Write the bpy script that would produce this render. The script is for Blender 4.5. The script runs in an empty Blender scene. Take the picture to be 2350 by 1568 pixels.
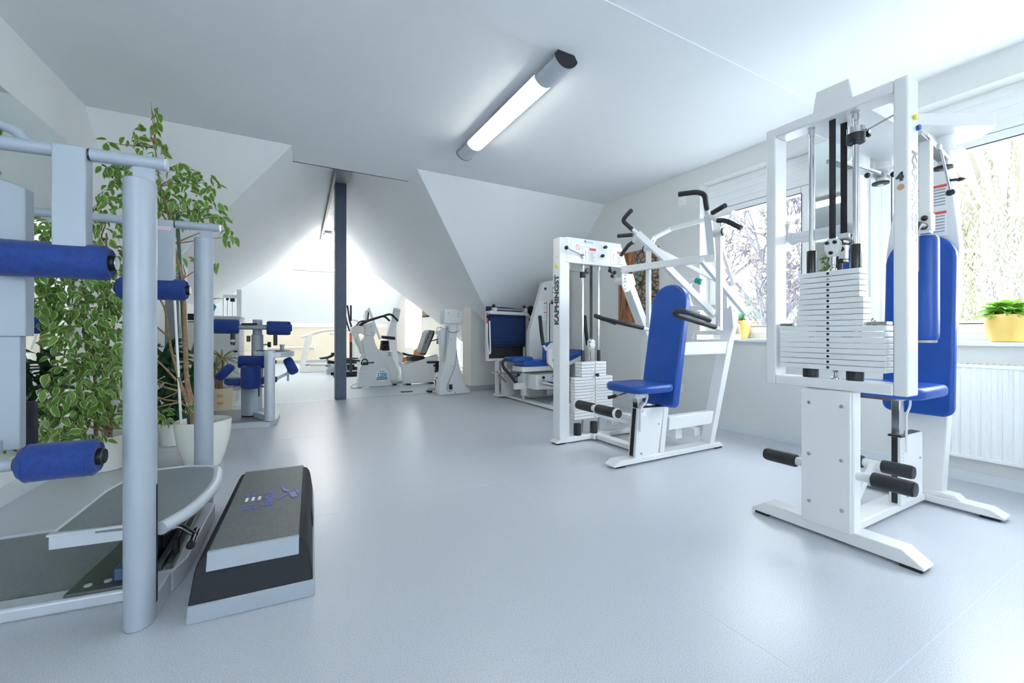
import bpy, bmesh, math, random
from mathutils import Vector, Matrix
from math import sin, cos, pi, radians, atan, sqrt

# ---------------------------------------------------------------- camera, sky, exposure
SC = bpy.context.scene
COL = SC.collection
YAW = atan(543 / 980.0)
cam_d = bpy.data.cameras.new('camera')
cam_d.sensor_width = 36.0
cam_d.lens = 36.0 * 980.0 / 2350.0
cam_d.shift_y = -19.0 / 2350.0
cam_d.clip_start = 0.02
cam_d.clip_end = 200
cam = bpy.data.objects.new('camera', cam_d)
cam.location = (0, 0, 1.0)
cam.rotation_euler = (radians(90), 0, -YAW)
COL.objects.link(cam)
SC.camera = cam

wd = bpy.data.worlds.new('sky')
SC.world = wd
wd.use_nodes = True
wd.node_tree.nodes['Background'].inputs[0].default_value = (0.83, 0.925, 1.0, 1)
wd.node_tree.nodes['Background'].inputs[1].default_value = 8.5

SC.view_settings.view_transform = 'Standard'
SC.view_settings.look = 'None'
SC.view_settings.gamma = 1.0
SC.view_settings.use_curve_mapping = False
SC.view_settings.exposure = 1.0
SC.cycles.use_denoising = True
SC.cycles.max_bounces = 14
SC.cycles.diffuse_bounces = 8
SC.cycles.glossy_bounces = 5
SC.cycles.transparent_max_bounces = 12
SC.cycles.sample_clamp_indirect = 8.0
LAMP_STRENGTH = 10.0      # emission of the room's own ceiling luminaire
FAR_STRENGTH = 95.0       # emission of the luminaires in the far room

# ---------------------------------------------------------------- materials
def rgb(r, g, b): return (r, g, b, 1.0)
MATS = {}
def mat(name, col, rough=0.5, metal=0.0, noise=None, bump=None, coat=0.0, spec=0.5, sheen=0.0):
    m = bpy.data.materials.new(name); m.use_nodes = True
    nt = m.node_tree; b = nt.nodes['Principled BSDF']
    b.inputs['Base Color'].default_value = rgb(*col)
    b.inputs['Roughness'].default_value = rough
    b.inputs['Metallic'].default_value = metal
    b.inputs['Specular IOR Level'].default_value = spec
    b.inputs['Coat Weight'].default_value = coat
    b.inputs['Coat Roughness'].default_value = 0.15
    if sheen: b.inputs['Sheen Weight'].default_value = sheen
    tc = nt.nodes.new('ShaderNodeTexCoord')
    if noise:
        sc, amt = noise
        n = nt.nodes.new('ShaderNodeTexNoise'); n.inputs['Scale'].default_value = sc; n.inputs['Detail'].default_value = 4
        nt.links.new(tc.outputs['Object'], n.inputs['Vector'])
        r = nt.nodes.new('ShaderNodeValToRGB')
        r.color_ramp.elements[0].position = 0.3; r.color_ramp.elements[1].position = 0.7
        r.color_ramp.elements[0].color = rgb(*[max(0, c * (1 - amt)) for c in col])
        r.color_ramp.elements[1].color = rgb(*[min(1, c * (1 + amt)) for c in col])
        nt.links.new(n.outputs['Fac'], r.inputs['Fac'])
        nt.links.new(r.outputs['Color'], b.inputs['Base Color'])
    if bump:
        sc, st = bump
        n2 = nt.nodes.new('ShaderNodeTexNoise'); n2.inputs['Scale'].default_value = sc; n2.inputs['Detail'].default_value = 3
        nt.links.new(tc.outputs['Object'], n2.inputs['Vector'])
        bp = nt.nodes.new('ShaderNodeBump'); bp.inputs['Strength'].default_value = st; bp.inputs['Distance'].default_value = 0.004
        nt.links.new(n2.outputs['Fac'], bp.inputs['Height'])
        nt.links.new(bp.outputs['Normal'], b.inputs['Normal'])
    MATS[name] = m
    return m

def emit(name, col, s):
    m = bpy.data.materials.new(name); m.use_nodes = True
    nt = m.node_tree; nt.nodes.clear()
    e = nt.nodes.new('ShaderNodeEmission'); e.inputs[0].default_value = rgb(*col); e.inputs[1].default_value = s
    o = nt.nodes.new('ShaderNodeOutputMaterial'); nt.links.new(e.outputs[0], o.inputs[0])
    return m

M_wall = mat('wall_paint', (0.85, 0.855, 0.85), 0.75, noise=(1.5, 0.012))
M_ceil = mat('ceiling_paint', (0.85, 0.865, 0.88), 0.8, noise=(1.2, 0.012))
M_slope = mat('slope_paint', (0.85, 0.86, 0.865), 0.8, noise=(1.2, 0.012))
M_greywall = mat('grey_wall_paint', (0.76, 0.765, 0.745), 0.75, noise=(1.5, 0.015))
M_beige = mat('beige_wall_paint', (0.80, 0.70, 0.55), 0.7, noise=(1.5, 0.015))
M_cream = mat('cream_wall_paint', (0.78, 0.73, 0.65), 0.7, noise=(1.5, 0.015))
M_white = mat('white_powder_coat', (0.80, 0.805, 0.80), 0.28, coat=0.3, noise=(6, 0.01))
M_frame = mat('white_window_plastic', (0.88, 0.89, 0.89), 0.3, noise=(4, 0.01))
M_sill = mat('stone_sill', (0.78, 0.80, 0.82), 0.25, noise=(60, 0.05))
M_silver = mat('silver_grey_paint', (0.385, 0.435, 0.50), 0.42, metal=0.10, noise=(900, 0.05))
M_silver_l = mat('light_silver_paint', (0.58, 0.62, 0.68), 0.36, metal=0.15, noise=(700, 0.04))
M_navy = mat('navy_knit_cover', (0.008, 0.040, 0.225), 0.75, noise=(70, 0.18), bump=(220, 0.25), sheen=0.15)
M_blue = mat('blue_vinyl', (0.008, 0.075, 0.38), 0.38, noise=(8, 0.10), bump=(120, 0.12))
M_black = mat('black_rubber', (0.018, 0.02, 0.024), 0.55, noise=(30, 0.2), bump=(300, 0.1))
M_plastic = mat('black_plastic', (0.015, 0.016, 0.018), 0.3)
M_chrome = mat('chrome', (0.62, 0.635, 0.65), 0.12, metal=1.0)
M_steel = mat('brushed_steel', (0.52, 0.53, 0.54), 0.3, metal=1.0, noise=(90, 0.08))
M_strap = mat('black_strap', (0.02, 0.022, 0.028), 0.7, noise=(200, 0.2))
M_dplate = mat('dark_steel_plate', (0.10, 0.115, 0.115), 0.35, metal=0.3, noise=(20, 0.06))
M_mat = mat('grey_rubber_mat', (0.21, 0.232, 0.245), 0.5, noise=(120, 0.10), bump=(250, 0.15))
M_steprim = mat('step_grey_plastic', (0.34, 0.385, 0.44), 0.55, noise=(300, 0.06), bump=(400, 0.1))
M_gdark = mat('dark_grey_plastic', (0.012, 0.015, 0.021), 0.6, noise=(200, 0.15), bump=(300, 0.1), spec=0.3)
M_post = mat('blue_grey_steel_paint', (0.075, 0.105, 0.155), 0.45, noise=(14, 0.08))
M_bluedk = mat('blue_painted_steel', (0.06, 0.10, 0.20), 0.4)
M_pot_w = mat('white_ceramic', (0.82, 0.82, 0.77), 0.22, coat=0.4, noise=(5, 0.01))
M_pot_y = mat('yellow_glaze', (0.88, 0.60, 0.16), 0.25, coat=0.4, noise=(5, 0.03))
M_pot_c = mat('cream_glaze', (0.80, 0.68, 0.50), 0.35, noise=(5, 0.03))
M_soil = mat('soil', (0.10, 0.05, 0.03), 0.95, noise=(60, 0.4), bump=(80, 0.6))
M_bark = mat('bark', (0.30, 0.19, 0.11), 0.85, noise=(40, 0.25), bump=(60, 0.4))
M_leaf = mat('ficus_leaf', (0.17, 0.33, 0.055), 0.38, noise=(18, 0.25))
M_leafrim = mat('ficus_leaf_rim', (0.66, 0.72, 0.42), 0.4, noise=(18, 0.15))
M_leafdk = mat('dark_leaf', (0.02, 0.085, 0.03), 0.3, noise=(12, 0.25))
M_leafhs = mat('bright_leaf', (0.24, 0.52, 0.06), 0.4, noise=(15, 0.2))
M_leafpl = mat('palm_leaf', (0.30, 0.30, 0.10), 0.5, noise=(15, 0.25))
M_leafsp = mat('blue_green_leaf', (0.20, 0.42, 0.27), 0.45, noise=(15, 0.2))
M_green = mat('green_stake', (0.02, 0.10, 0.06), 0.4)
M_teal = mat('teal_grip', (0.0, 0.33, 0.27), 0.5, bump=(200, 0.3))
M_red = mat('red_print', (0.75, 0.10, 0.08), 0.4)
M_paper = mat('white_label', (0.86, 0.87, 0.88), 0.35)
M_ink = mat('grey_ink', (0.30, 0.31, 0.33), 0.5)
M_inkdk = mat('dark_ink', (0.06, 0.075, 0.085), 0.45)
M_orange = mat('orange_print', (0.80, 0.32, 0.08), 0.45)
M_yellow = mat('yellow_plastic', (0.85, 0.72, 0.05), 0.35)
M_bluebt = mat('blue_plastic', (0.01, 0.06, 0.35), 0.35)
M_violet = mat('violet_print', (0.13, 0.15, 0.46), 0.45)
M_cabin = mat('grey_cabinet', (0.62, 0.65, 0.65), 0.5, noise=(3, 0.015))
M_ivory = mat('ivory_plastic', (0.80, 0.79, 0.74), 0.35, noise=(4, 0.01))
M_ergo = mat('light_grey_plastic', (0.74, 0.76, 0.77), 0.4, noise=(4, 0.01))
M_board = mat('brown_board', (0.22, 0.12, 0.08), 0.6, noise=(20, 0.2))
M_wood = mat('orange_wood', (0.58, 0.24, 0.07), 0.5, noise=(12, 0.2))
M_gbase = mat('grey_baseboard', (0.42, 0.45, 0.47), 0.5, noise=(4, 0.03))
M_wbase = mat('white_baseboard', (0.72, 0.755, 0.79), 0.45, noise=(4, 0.01))
M_teaktxt = mat('teal_print', (0.05, 0.40, 0.35), 0.5)
M_bluetxt = mat('blue_print', (0.03, 0.25, 0.48), 0.5)
M_tube = emit('lamp_diffuser_glow', (1.0, 1.0, 0.93), LAMP_STRENGTH)
M_tube2 = emit('far_lamp_glow', (1.0, 0.98, 0.93), FAR_STRENGTH)

for _m in (M_leaf, M_leafrim, M_leafdk, M_leafhs, M_leafpl, M_leafsp):
    _nt = _m.node_tree; _b = _nt.nodes['Principled BSDF']; _o = [n for n in _nt.nodes if n.type == 'OUTPUT_MATERIAL'][0]
    _t = _nt.nodes.new('ShaderNodeBsdfTranslucent'); _x = _nt.nodes.new('ShaderNodeMixShader'); _x.inputs[0].default_value = 0.35
    _nt.links.new(_b.inputs['Base Color'].links[0].from_socket, _t.inputs[0])
    _nt.links.new(_b.outputs[0], _x.inputs[1]); _nt.links.new(_t.outputs[0], _x.inputs[2]); _nt.links.new(_x.outputs[0], _o.inputs[0])

M_tube3 = emit('ridge_lamp_glow', (1.0, 0.98, 0.93), 60.0)

def floor_mat(name, base, rough):
    m = bpy.data.materials.new(name); m.use_nodes = True
    nt = m.node_tree; b = nt.nodes['Principled BSDF']; L = nt.links.new
    tc = nt.nodes.new('ShaderNodeTexCoord')
    n1 = nt.nodes.new('ShaderNodeTexNoise'); n1.inputs['Scale'].default_value = 290; n1.inputs['Detail'].default_value = 2
    n2 = nt.nodes.new('ShaderNodeTexNoise'); n2.inputs['Scale'].default_value = 150; n2.inputs['Detail'].default_value = 2
    n3 = nt.nodes.new('ShaderNodeTexNoise'); n3.inputs['Scale'].default_value = 1.3; n3.inputs['Detail'].default_value = 4
    for n in (n1, n2, n3): L(tc.outputs['Object'], n.inputs['Vector'])
    r1 = nt.nodes.new('ShaderNodeValToRGB'); e = r1.color_ramp.elements
    e[0].position = 0.36; e[0].color = rgb(*[c * 0.80 for c in base])
    e[1].position = 0.64; e[1].color = rgb(*[min(1, c * 1.15) for c in base])
    x = r1.color_ramp.elements.new(0.5); x.color = rgb(*base)
    L(n1.outputs['Fac'], r1.inputs['Fac'])
    r2 = nt.nodes.new('ShaderNodeValToRGB'); r2.color_ramp.interpolation = 'LINEAR'
    r2.color_ramp.elements[0].position = 0.60; r2.color_ramp.elements[0].color = rgb(0, 0, 0)
    r2.color_ramp.elements[1].position = 0.70; r2.color_ramp.elements[1].color = rgb(1, 1, 1)
    L(n2.outputs['Fac'], r2.inputs['Fac'])
    mx = nt.nodes.new('ShaderNodeMix'); mx.data_type = 'RGBA'
    L(r2.outputs['Color'], mx.inputs[0]); L(r1.outputs['Color'], mx.inputs[6])
    mx.inputs[7].default_value = rgb(base[0] * 1.02, base[1] * 0.86, base[2] * 0.78)
    L(mx.outputs[2], b.inputs['Base Color'])
    r3 = nt.nodes.new('ShaderNodeMapRange'); r3.inputs[3].default_value = rough - 0.05; r3.inputs[4].default_value = rough + 0.04
    L(n3.outputs['Fac'], r3.inputs[0]); L(r3.outputs[0], b.inputs['Roughness'])
    b.inputs['Specular IOR Level'].default_value = 0.55
    return m
M_floor = floor_mat('speckled_vinyl_floor', (0.55, 0.575, 0.625), 0.345)
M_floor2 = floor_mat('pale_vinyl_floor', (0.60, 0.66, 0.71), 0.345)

def glass_mat(name, tint=(1, 1, 1), gl=0.06):
    m = bpy.data.materials.new(name); m.use_nodes = True
    nt = m.node_tree; nt.nodes.clear()
    t = nt.nodes.new('ShaderNodeBsdfTransparent'); t.inputs[0].default_value = rgb(*tint)
    g = nt.nodes.new('ShaderNodeBsdfGlossy'); g.inputs['Roughness'].default_value = 0.02
    mx = nt.nodes.new('ShaderNodeMixShader'); mx.inputs[0].default_value = gl
    o = nt.nodes.new('ShaderNodeOutputMaterial')
    nt.links.new(t.outputs[0], mx.inputs[1]); nt.links.new(g.outputs[0], mx.inputs[2]); nt.links.new(mx.outputs[0], o.inputs[0])
    return m
M_glass = glass_mat('window_glass')
M_mirror = mat('mirror_glass', (0.80, 0.86, 0.84), 0.015, metal=1.0)

def stripe_mat(name, c1, c2, scale, axis='Z'):
    m = bpy.data.materials.new(name); m.use_nodes = True
    nt = m.node_tree; b = nt.nodes['Principled BSDF']
    tc = nt.nodes.new('ShaderNodeTexCoord')
    w = nt.nodes.new('ShaderNodeTexWave'); w.bands_direction = axis; w.inputs['Scale'].default_value = scale
    w.inputs['Distortion'].default_value = 0.6; w.inputs['Detail'].default_value = 2
    nt.links.new(tc.outputs['Object'], w.inputs['Vector'])
    r = nt.nodes.new('ShaderNodeValToRGB')
    r.color_ramp.elements[0].color = rgb(*c1); r.color_ramp.elements[1].color = rgb(*c2)
    nt.links.new(w.outputs['Fac'], r.inputs['Fac']); nt.links.new(r.outputs['Color'], b.inputs['Base Color'])
    b.inputs['Roughness'].default_value = 0.9
    bp = nt.nodes.new('ShaderNodeBump'); bp.inputs['Strength'].default_value = 0.4; bp.inputs['Distance'].default_value = 0.004
    nt.links.new(w.outputs['Fac'], bp.inputs['Height']); nt.links.new(bp.outputs['Normal'], b.inputs['Normal'])
    return m
M_towel = stripe_mat('striped_navy_terry', (0.008, 0.022, 0.085), (0.018, 0.055, 0.18), 9.0)

def bark_print():
    m = bpy.data.materials.new('bark_photo_print'); m.use_nodes = True
    nt = m.node_tree; b = nt.nodes['Principled BSDF']; L = nt.links.new
    tc = nt.nodes.new('ShaderNodeTexCoord')
    mp = nt.nodes.new('ShaderNodeMapping'); mp.inputs['Scale'].default_value = (1, 13, 1.6)
    L(tc.outputs['Object'], mp.inputs['Vector'])
    n = nt.nodes.new('ShaderNodeTexNoise'); n.inputs['Scale'].default_value = 2.2; n.inputs['Detail'].default_value = 8; n.inputs['Roughness'].default_value = 0.7
    L(mp.outputs['Vector'], n.inputs['Vector'])
    r = nt.nodes.new('ShaderNodeValToRGB'); r.color_ramp.elements[0].position = 0.36; r.color_ramp.elements[0].color = rgb(0.03, 0.022, 0.02)
    r.color_ramp.elements[1].position = 0.66; r.color_ramp.elements[1].color = rgb(0.62, 0.30, 0.16)
    x = r.color_ramp.elements.new(0.5); x.color = rgb(0.36, 0.13, 0.05)
    L(n.outputs['Fac'], r.inputs['Fac']); L(r.outputs['Color'], b.inputs['Base Color']); b.inputs['Roughness'].default_value = 0.6
    return m
M_print = bark_print()
def rough_print():
    m = bpy.data.materials.new('weathered_bark_print'); m.use_nodes = True
    nt = m.node_tree; b = nt.nodes['Principled BSDF']; L = nt.links.new
    tc = nt.nodes.new('ShaderNodeTexCoord')
    v = nt.nodes.new('ShaderNodeTexVoronoi'); v.inputs['Scale'].default_value = 16; v.feature = 'DISTANCE_TO_EDGE'
    L(tc.outputs['Object'], v.inputs['Vector'])
    r = nt.nodes.new('ShaderNodeValToRGB'); r.color_ramp.elements[0].position = 0.02; r.color_ramp.elements[0].color = rgb(0.03, 0.025, 0.02)
    r.color_ramp.elements[1].position = 0.14; r.color_ramp.elements[1].color = rgb(0.40, 0.29, 0.20)
    L(v.outputs['Distance'], r.inputs['Fac']); L(r.outputs['Color'], b.inputs['Base Color']); b.inputs['Roughness'].default_value = 0.6
    return m
M_print2 = rough_print()

def tread_mat():
    m = bpy.data.materials.new('tread_rubber'); m.use_nodes = True
    nt = m.node_tree; b = nt.nodes['Principled BSDF']; L = nt.links.new
    b.inputs['Base Color'].default_value = rgb(0.25, 0.265, 0.26); b.inputs['Roughness'].default_value = 0.5
    tc = nt.nodes.new('ShaderNodeTexCoord')
    br = nt.nodes.new('ShaderNodeTexBrick'); br.inputs['Scale'].default_value = 34
    br.inputs['Brick Width'].default_value = 0.6; br.inputs['Row Height'].default_value = 0.34; br.inputs['Mortar Size'].default_value = 0.05
    br.inputs['Mortar Smooth'].default_value = 0.6
    br.inputs['Color1'].default_value = rgb(0.17, 0.19, 0.19); br.inputs['Color2'].default_value = rgb(0.14, 0.155, 0.155); br.inputs['Mortar'].default_value = rgb(0.06, 0.07, 0.07)
    L(tc.outputs['Object'], br.inputs['Vector']); L(br.outputs['Color'], b.inputs['Base Color'])
    bp = nt.nodes.new('ShaderNodeBump'); bp.inputs['Strength'].default_value = 0.7; bp.inputs['Distance'].default_value = 0.004; bp.invert = True
    L(br.outputs['Fac'], bp.inputs['Height']); L(bp.outputs['Normal'], b.inputs['Normal'])
    return m
M_tread = tread_mat()

# ---------------------------------------------------------------- mesh helpers
class Frame:                        # local x, y, z -> world (rotation about z)
    def __init__(s, ox=0, oy=0, ang=0.0, oz=0.0): s.o = Vector((ox, oy, oz)); s.c = cos(ang); s.s = sin(ang); s.ang = ang
    def __call__(s, p): return Vector((s.o.x + s.c * p[0] - s.s * p[1], s.o.y + s.s * p[0] + s.c * p[1], s.o.z + p[2]))
W0 = Frame()

def fillet(pts, r, n=5):
    pts = [Vector(p) for p in pts]; out = [pts[0]]
    for i in range(1, len(pts) - 1):
        a, b, c = pts[i - 1], pts[i], pts[i + 1]
        u = (a - b); v = (c - b); lu, lv = u.length, v.length
        q = min(r, lu * .49, lv * .49); u.normalize(); v.normalize()
        p0 = b + u * q; p1 = b + v * q
        for k in range(n + 1):
            t = k / n; out.append(p0 * (1 - t) ** 2 + b * 2 * t * (1 - t) + p1 * t * t)
    out.append(pts[-1]); return out

class MB:
    def __init__(s, fr=W0): s.v = []; s.f = []; s.mi = []; s.fr = fr; s.cur = 0
    def add(s, vs, fs):
        b = len(s.v); s.v += [s.fr(p) for p in vs]
        for f in fs: s.f.append([b + i for i in f]); s.mi.append(s.cur)
        return s
    def box(s, x0, y0, z0, x1, y1, z1):
        vs = [(x0, y0, z0), (x1, y0, z0), (x1, y1, z0), (x0, y1, z0), (x0, y0, z1), (x1, y0, z1), (x1, y1, z1), (x0, y1, z1)]
        return s.add(vs, [(0, 3, 2, 1), (4, 5, 6, 7), (0, 1, 5, 4), (1, 2, 6, 5), (2, 3, 7, 6), (3, 0, 4, 7)])
    def prism(s, pts, off):
        pts = [Vector(p) for p in pts]; off = Vector(off); n = len(pts)
        nrm = Vector((0, 0, 0))
        for i in range(n): nrm += pts[i].cross(pts[(i + 1) % n])
        if nrm.dot(off) > 0: pts = pts[::-1]
        vs = pts + [p + off for p in pts]
        fs = [tuple(range(n)), tuple(range(2 * n - 1, n - 1, -1))]
        for i in range(n): j = (i + 1) % n; fs.append((i, i + n, j + n, j))
        return s.add(vs, fs)
    def bar(s, p, q, w, h, up=(0, 0, 1)):      # rectangular bar from p to q, w across, h along up
        p, q, up = Vector(p), Vector(q), Vector(up)
        d = (q - p).normalized(); a = d.cross(up)
        if a.length < 1e-4: a = d.cross(Vector((0, 1, 0)))
        a.normalize(); u = a.cross(d).normalized()
        a *= w / 2; u *= h / 2
        vs = [p - a - u, p + a - u, p + a + u, p - a + u, q - a - u, q + a - u, q + a + u, q - a + u]
        return s.add(vs, [(0, 1, 2, 3), (7, 6, 5, 4), (0, 4, 5, 1), (1, 5, 6, 2), (2, 6, 7, 3), (3, 7, 4, 0)])
    def tube(s, pts, r, seg=14, cap=True, flat=1.0):
        pts = [Vector(p) for p in pts]; n = len(pts)
        rs = r if isinstance(r, (list, tuple)) else [r] * n
        dirs = []
        for i in range(n):
            d = (pts[min(i + 1, n - 1)] - pts[max(i - 1, 0)]); dirs.append(d.normalized())
        ref = Vector((0, 0, 1)) if abs(dirs[0].z) < .9 else Vector((0, 1, 0))
        a = dirs[0].cross(ref).normalized(); vs = []
        for i in range(n):
            d = dirs[i]; a = (a - d * a.dot(d)).normalized(); b = d.cross(a)
            for k in range(seg):
                t = 2 * pi * k / seg; vs.append(pts[i] + (a * cos(t) + b * sin(t) * flat) * rs[i])
        fs = []
        for i in range(n - 1):
            for k in range(seg):
                j = (k + 1) % seg; fs.append((i * seg + k, i * seg + j, (i + 1) * seg + j, (i + 1) * seg + k))
        if cap: fs.append(tuple(range(seg - 1, -1, -1))); fs.append(tuple((n - 1) * seg + k for k in range(seg)))
        return s.add(vs, fs)
    def cyl(s, p, q, r, seg=20): return s.tube([p, q], r, seg)
    def lathe(s, prof, o=(0, 0, 0), axis=(0, 0, 1), seg=28, cap=True):
        o = Vector(o); ax = Vector(axis).normalized()
        ref = Vector((1, 0, 0)) if abs(ax.x) < .9 else Vector((0, 1, 0))
        a = ax.cross(ref).normalized(); b = ax.cross(a); vs = []
        for (r, z) in prof:
            for k in range(seg):
                t = 2 * pi * k / seg; vs.append(o + ax * z + (a * cos(t) + b * sin(t)) * max(r, 1e-4))
        fs = []
        for i in range(len(prof) - 1):
            for k in range(seg):
                j = (k + 1) % seg; fs.append((i * seg + k, i * seg + j, (i + 1) * seg + j, (i + 1) * seg + k))
        if cap and prof[0][0] > 1e-3: fs.append(tuple(range(seg - 1, -1, -1)))
        if cap and prof[-1][0] > 1e-3: fs.append(tuple((len(prof) - 1) * seg + k for k in range(seg)))
        return s.add(vs, fs)
    def ball(s, o, r, seg=14, rings=8, sc=(1, 1, 1)):
        vs = []; fs = []; o = Vector(o)
        for i in range(rings + 1):
            ph = pi * i / rings
            for k in range(seg):
                t = 2 * pi * k / seg
                vs.append(o + Vector((max(sin(ph), .002) * cos(t) * r * sc[0], max(sin(ph), .002) * sin(t) * r * sc[1], -cos(ph) * r * sc[2])))
        for i in range(rings):
            for k in range(seg):
                j = (k + 1) % seg; fs.append((i * seg + k, i * seg + j, (i + 1) * seg + j, (i + 1) * seg + k))
        return s.add(vs, fs)
    def build(s, name, m, parent=None, bevel=0.0, smooth=True, seg=2, ang=35, kind=None, subsurf=0):
        o0 = parent_loc(parent)
        me = bpy.data.meshes.new(name)
        me.from_pydata([v - o0 for v in s.v], [], s.f); me.validate()
        ms = m if isinstance(m, (list, tuple)) else [m]
        for x in ms: me.materials.append(x)
        if len(ms) > 1: me.polygons.foreach_set('material_index', s.mi)
        if smooth:
            me.polygons.foreach_set('use_smooth', [True] * len(me.polygons)); me.set_sharp_from_angle(angle=radians(ang))
        me.update()
        o = bpy.data.objects.new(name, me); COL.objects.link(o)
        if parent is not None: o.parent = parent
        if bevel:
            b = o.modifiers.new('bevel', 'BEVEL'); b.width = bevel; b.segments = seg; b.limit_method = 'ANGLE'; b.angle_limit = radians(40)
        if subsurf:
            b = o.modifiers.new('sub', 'SUBSURF'); b.levels = subsurf; b.render_levels = subsurf
        if kind: o['kind'] = kind
        return o

ORIG = {}
def parent_loc(p):
    v = Vector((0, 0, 0))
    while p is not None: v = v + p.location; p = p.parent
    return v

def thing(name, label, cat, loc=(0, 0, 0), group=None):
    o = bpy.data.objects.new(name, None); COL.objects.link(o); o.location = loc; o.empty_display_size = 0.1
    o['label'] = label; o['category'] = cat
    if group: o['group'] = group
    return o
def tag(o, label, cat, group=None):
    o['label'] = label; o['category'] = cat
    if group: o['group'] = group
    return o
def struct(o, kind='structure'): o['kind'] = kind; return o
def copy_part(o, parent, off=(0, 0, 0)):
    c = o.copy(); COL.objects.link(c); c.parent = parent; c.location = Vector(o.location) + Vector(off); return c

def text(s, size, o, xd, yd, m, parent, name='lettering', ext=0.0006, bold=0.0, align='LEFT', sx=1.0):
    cu = bpy.data.curves.new(name, 'FONT'); cu.body = s; cu.size = size; cu.extrude = ext; cu.offset = bold; cu.align_x = align; cu.resolution_u = 3
    tmp = bpy.data.objects.new(name + '_tmp', cu); COL.objects.link(tmp)
    dg = bpy.context.evaluated_depsgraph_get(); dg.update()
    me = bpy.data.meshes.new_from_object(tmp.evaluated_get(dg))
    bpy.data.objects.remove(tmp); bpy.data.curves.remove(cu)
    xd = Vector(xd).normalized(); yd = Vector(yd).normalized(); zd = xd.cross(yd)
    base = Vector(o) - parent_loc(parent)
    for v in me.vertices: v.co = base + xd * v.co.x * sx + yd * v.co.y + zd * v.co.z
    me.materials.clear(); me.materials.append(m); me.name = name
    ob = bpy.data.objects.new(name, me); COL.objects.link(ob); ob.parent = parent
    return ob

def rrect(w, h, r, n=5, r_top=None):      # rounded rectangle outline centred in x, from y=0 to h
    pts = []
    rt = r if r_top is None else r_top
    for (cx, cy, a0, rr) in ((w / 2 - r, r, -90, r), (w / 2 - rt, h - rt, 0, rt), (-w / 2 + rt, h - rt, 90, rt), (-w / 2 + r, r, 180, r)):
        for k in range(n + 1):
            t = radians(a0 + 90 * k / n); pts.append((cx + rr * cos(t), cy + rr * sin(t)))
    return pts

# ---------------------------------------------------------------- the room
CH = 2.83
TL = 0.048                                   # drift of the left wall and of the gable wing
def XL(y): return -1.37 + TL * (y - 4.0)
KM = 0.962; KW = 0.93; ZR = 2.83 + .62 * KW
def zmain(y): return CH - KM * (y - 4.67)
def zwr(x, y): return ZR - KW * (x - TL * (y - 4.67) - .76)
def zwl(x, y): return ZR + KW * (x - TL * (y - 4.67) - .76)
def zcross(y): return 1.59 + 1.10 * (y - 9.85)

struct(MB().box(-3.6, -4.2, -.12, 4.6, 6.90, 0).build('floor', M_floor, smooth=False))
struct(MB().box(-4.0, 6.90, -.12, 4.6, 16.4, 0).build('floor', M_floor2, smooth=False))
struct(MB().box(-1.3, 6.875, 0, 2.98, 6.915, .004).build('trim_1', M_steel, smooth=False))
# thin weld seams of the vinyl sheets
seams = MB()
for y in (.55, 2.55, 4.55): seams.box(-1.35, y, 0, 4.05, y + .004, .0006)
seams.box(1.35, -4, 0, 1.354, 6.8, .0006)
struct(seams.build('trim_2', mat('weld_seam', (0.62, 0.64, 0.70), 0.4), smooth=False))

# flat ceiling with the tongue that runs on into the gable wing
c = MB()
c.box(XL(-4.2) - .02, -4.2, CH, 4.6, 4.67, CH + .15)
c.box(.14, 4.67, CH, 1.40, 5.118, CH + .15)
struct(c.build('ceiling', M_ceil, smooth=False))
struct(MB().box(.2, 1.80, CH - .005, 4.1, 2.29, CH + .01).build('trim_3', M_ceil, smooth=False))   # shallow boxed joist

def slab(pts, th=.12, up=True):
    pts = [Vector(p) for p in pts]
    return MB().prism(pts, (0, 0, th if up else -th))
# end slope of the main roof, right and left of the wing
yv = 6.835
xr = .62 + .76 + (CH - zmain(yv)) / KW + TL * (yv - 4.67)
struct(slab([(1.38, 4.67, CH), (4.3, 4.67, CH), (4.3, yv + .1, zmain(yv + .1)), (xr, yv + .1, zmain(yv + .1))]).build('ceiling', M_slope, smooth=False))
yl = 4.67
xl0 = XL(4.67)
# left valley meets the left wall
yy = 4.67
while True:
    xv = .14 - (CH - zmain(yy)) / KW + TL * (yy - 4.67)
    if xv <= XL(yy): break
    yy += .005
struct(slab([(XL(4.67) - .02, 4.67, CH), (.14, 4.67, CH), (xv - .02, yy, zmain(yy))]).build('ceiling', M_slope, smooth=False))
# the wing's two roof planes, cut by the cross wing behind
def cross_y(x, zf):
    y = 9.0
    while y < 13 and zcross(y) < zf(x, y): y += .005
    return y
xrid = lambda y: .76 + TL * (y - 4.67)
yr = cross_y(1.08, lambda x, y: ZR)
P = [(1.38, 4.67), (1.40, 5.118), (xrid(5.118), 5.118), (xrid(yr), yr), (3.04, cross_y(3.04, zwr)), (4.0, cross_y(4.0, zwr)), (4.0, 6.9), (xr, yv)]
struct(slab([(x, y, zwr(x, y)) for x, y in P], .1).build('ceiling', M_slope, smooth=False))
yl9 = cross_y(-2.6, zwl)
P = [(.14, 4.67), (.16, 5.118), (xrid(5.118), 5.118), (xrid(yr), yr), (-1.0, cross_y(-1.0, zwl)), (-2.6, yl9), (-2.6, yy + 1.4), (xv, yy)]
struct(slab([(x, y, zwl(x, y)) for x, y in P], .1).build('ceiling', M_slope, smooth=False))
# gable triangle above the tongue
struct(MB().prism([(.14, 5.10, CH + .0), (1.42, 5.10, CH + .0), (.78, 5.10, ZR + .12)], (0, .02, 0)).build('wall_gable', M_ceil, smooth=False))
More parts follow.
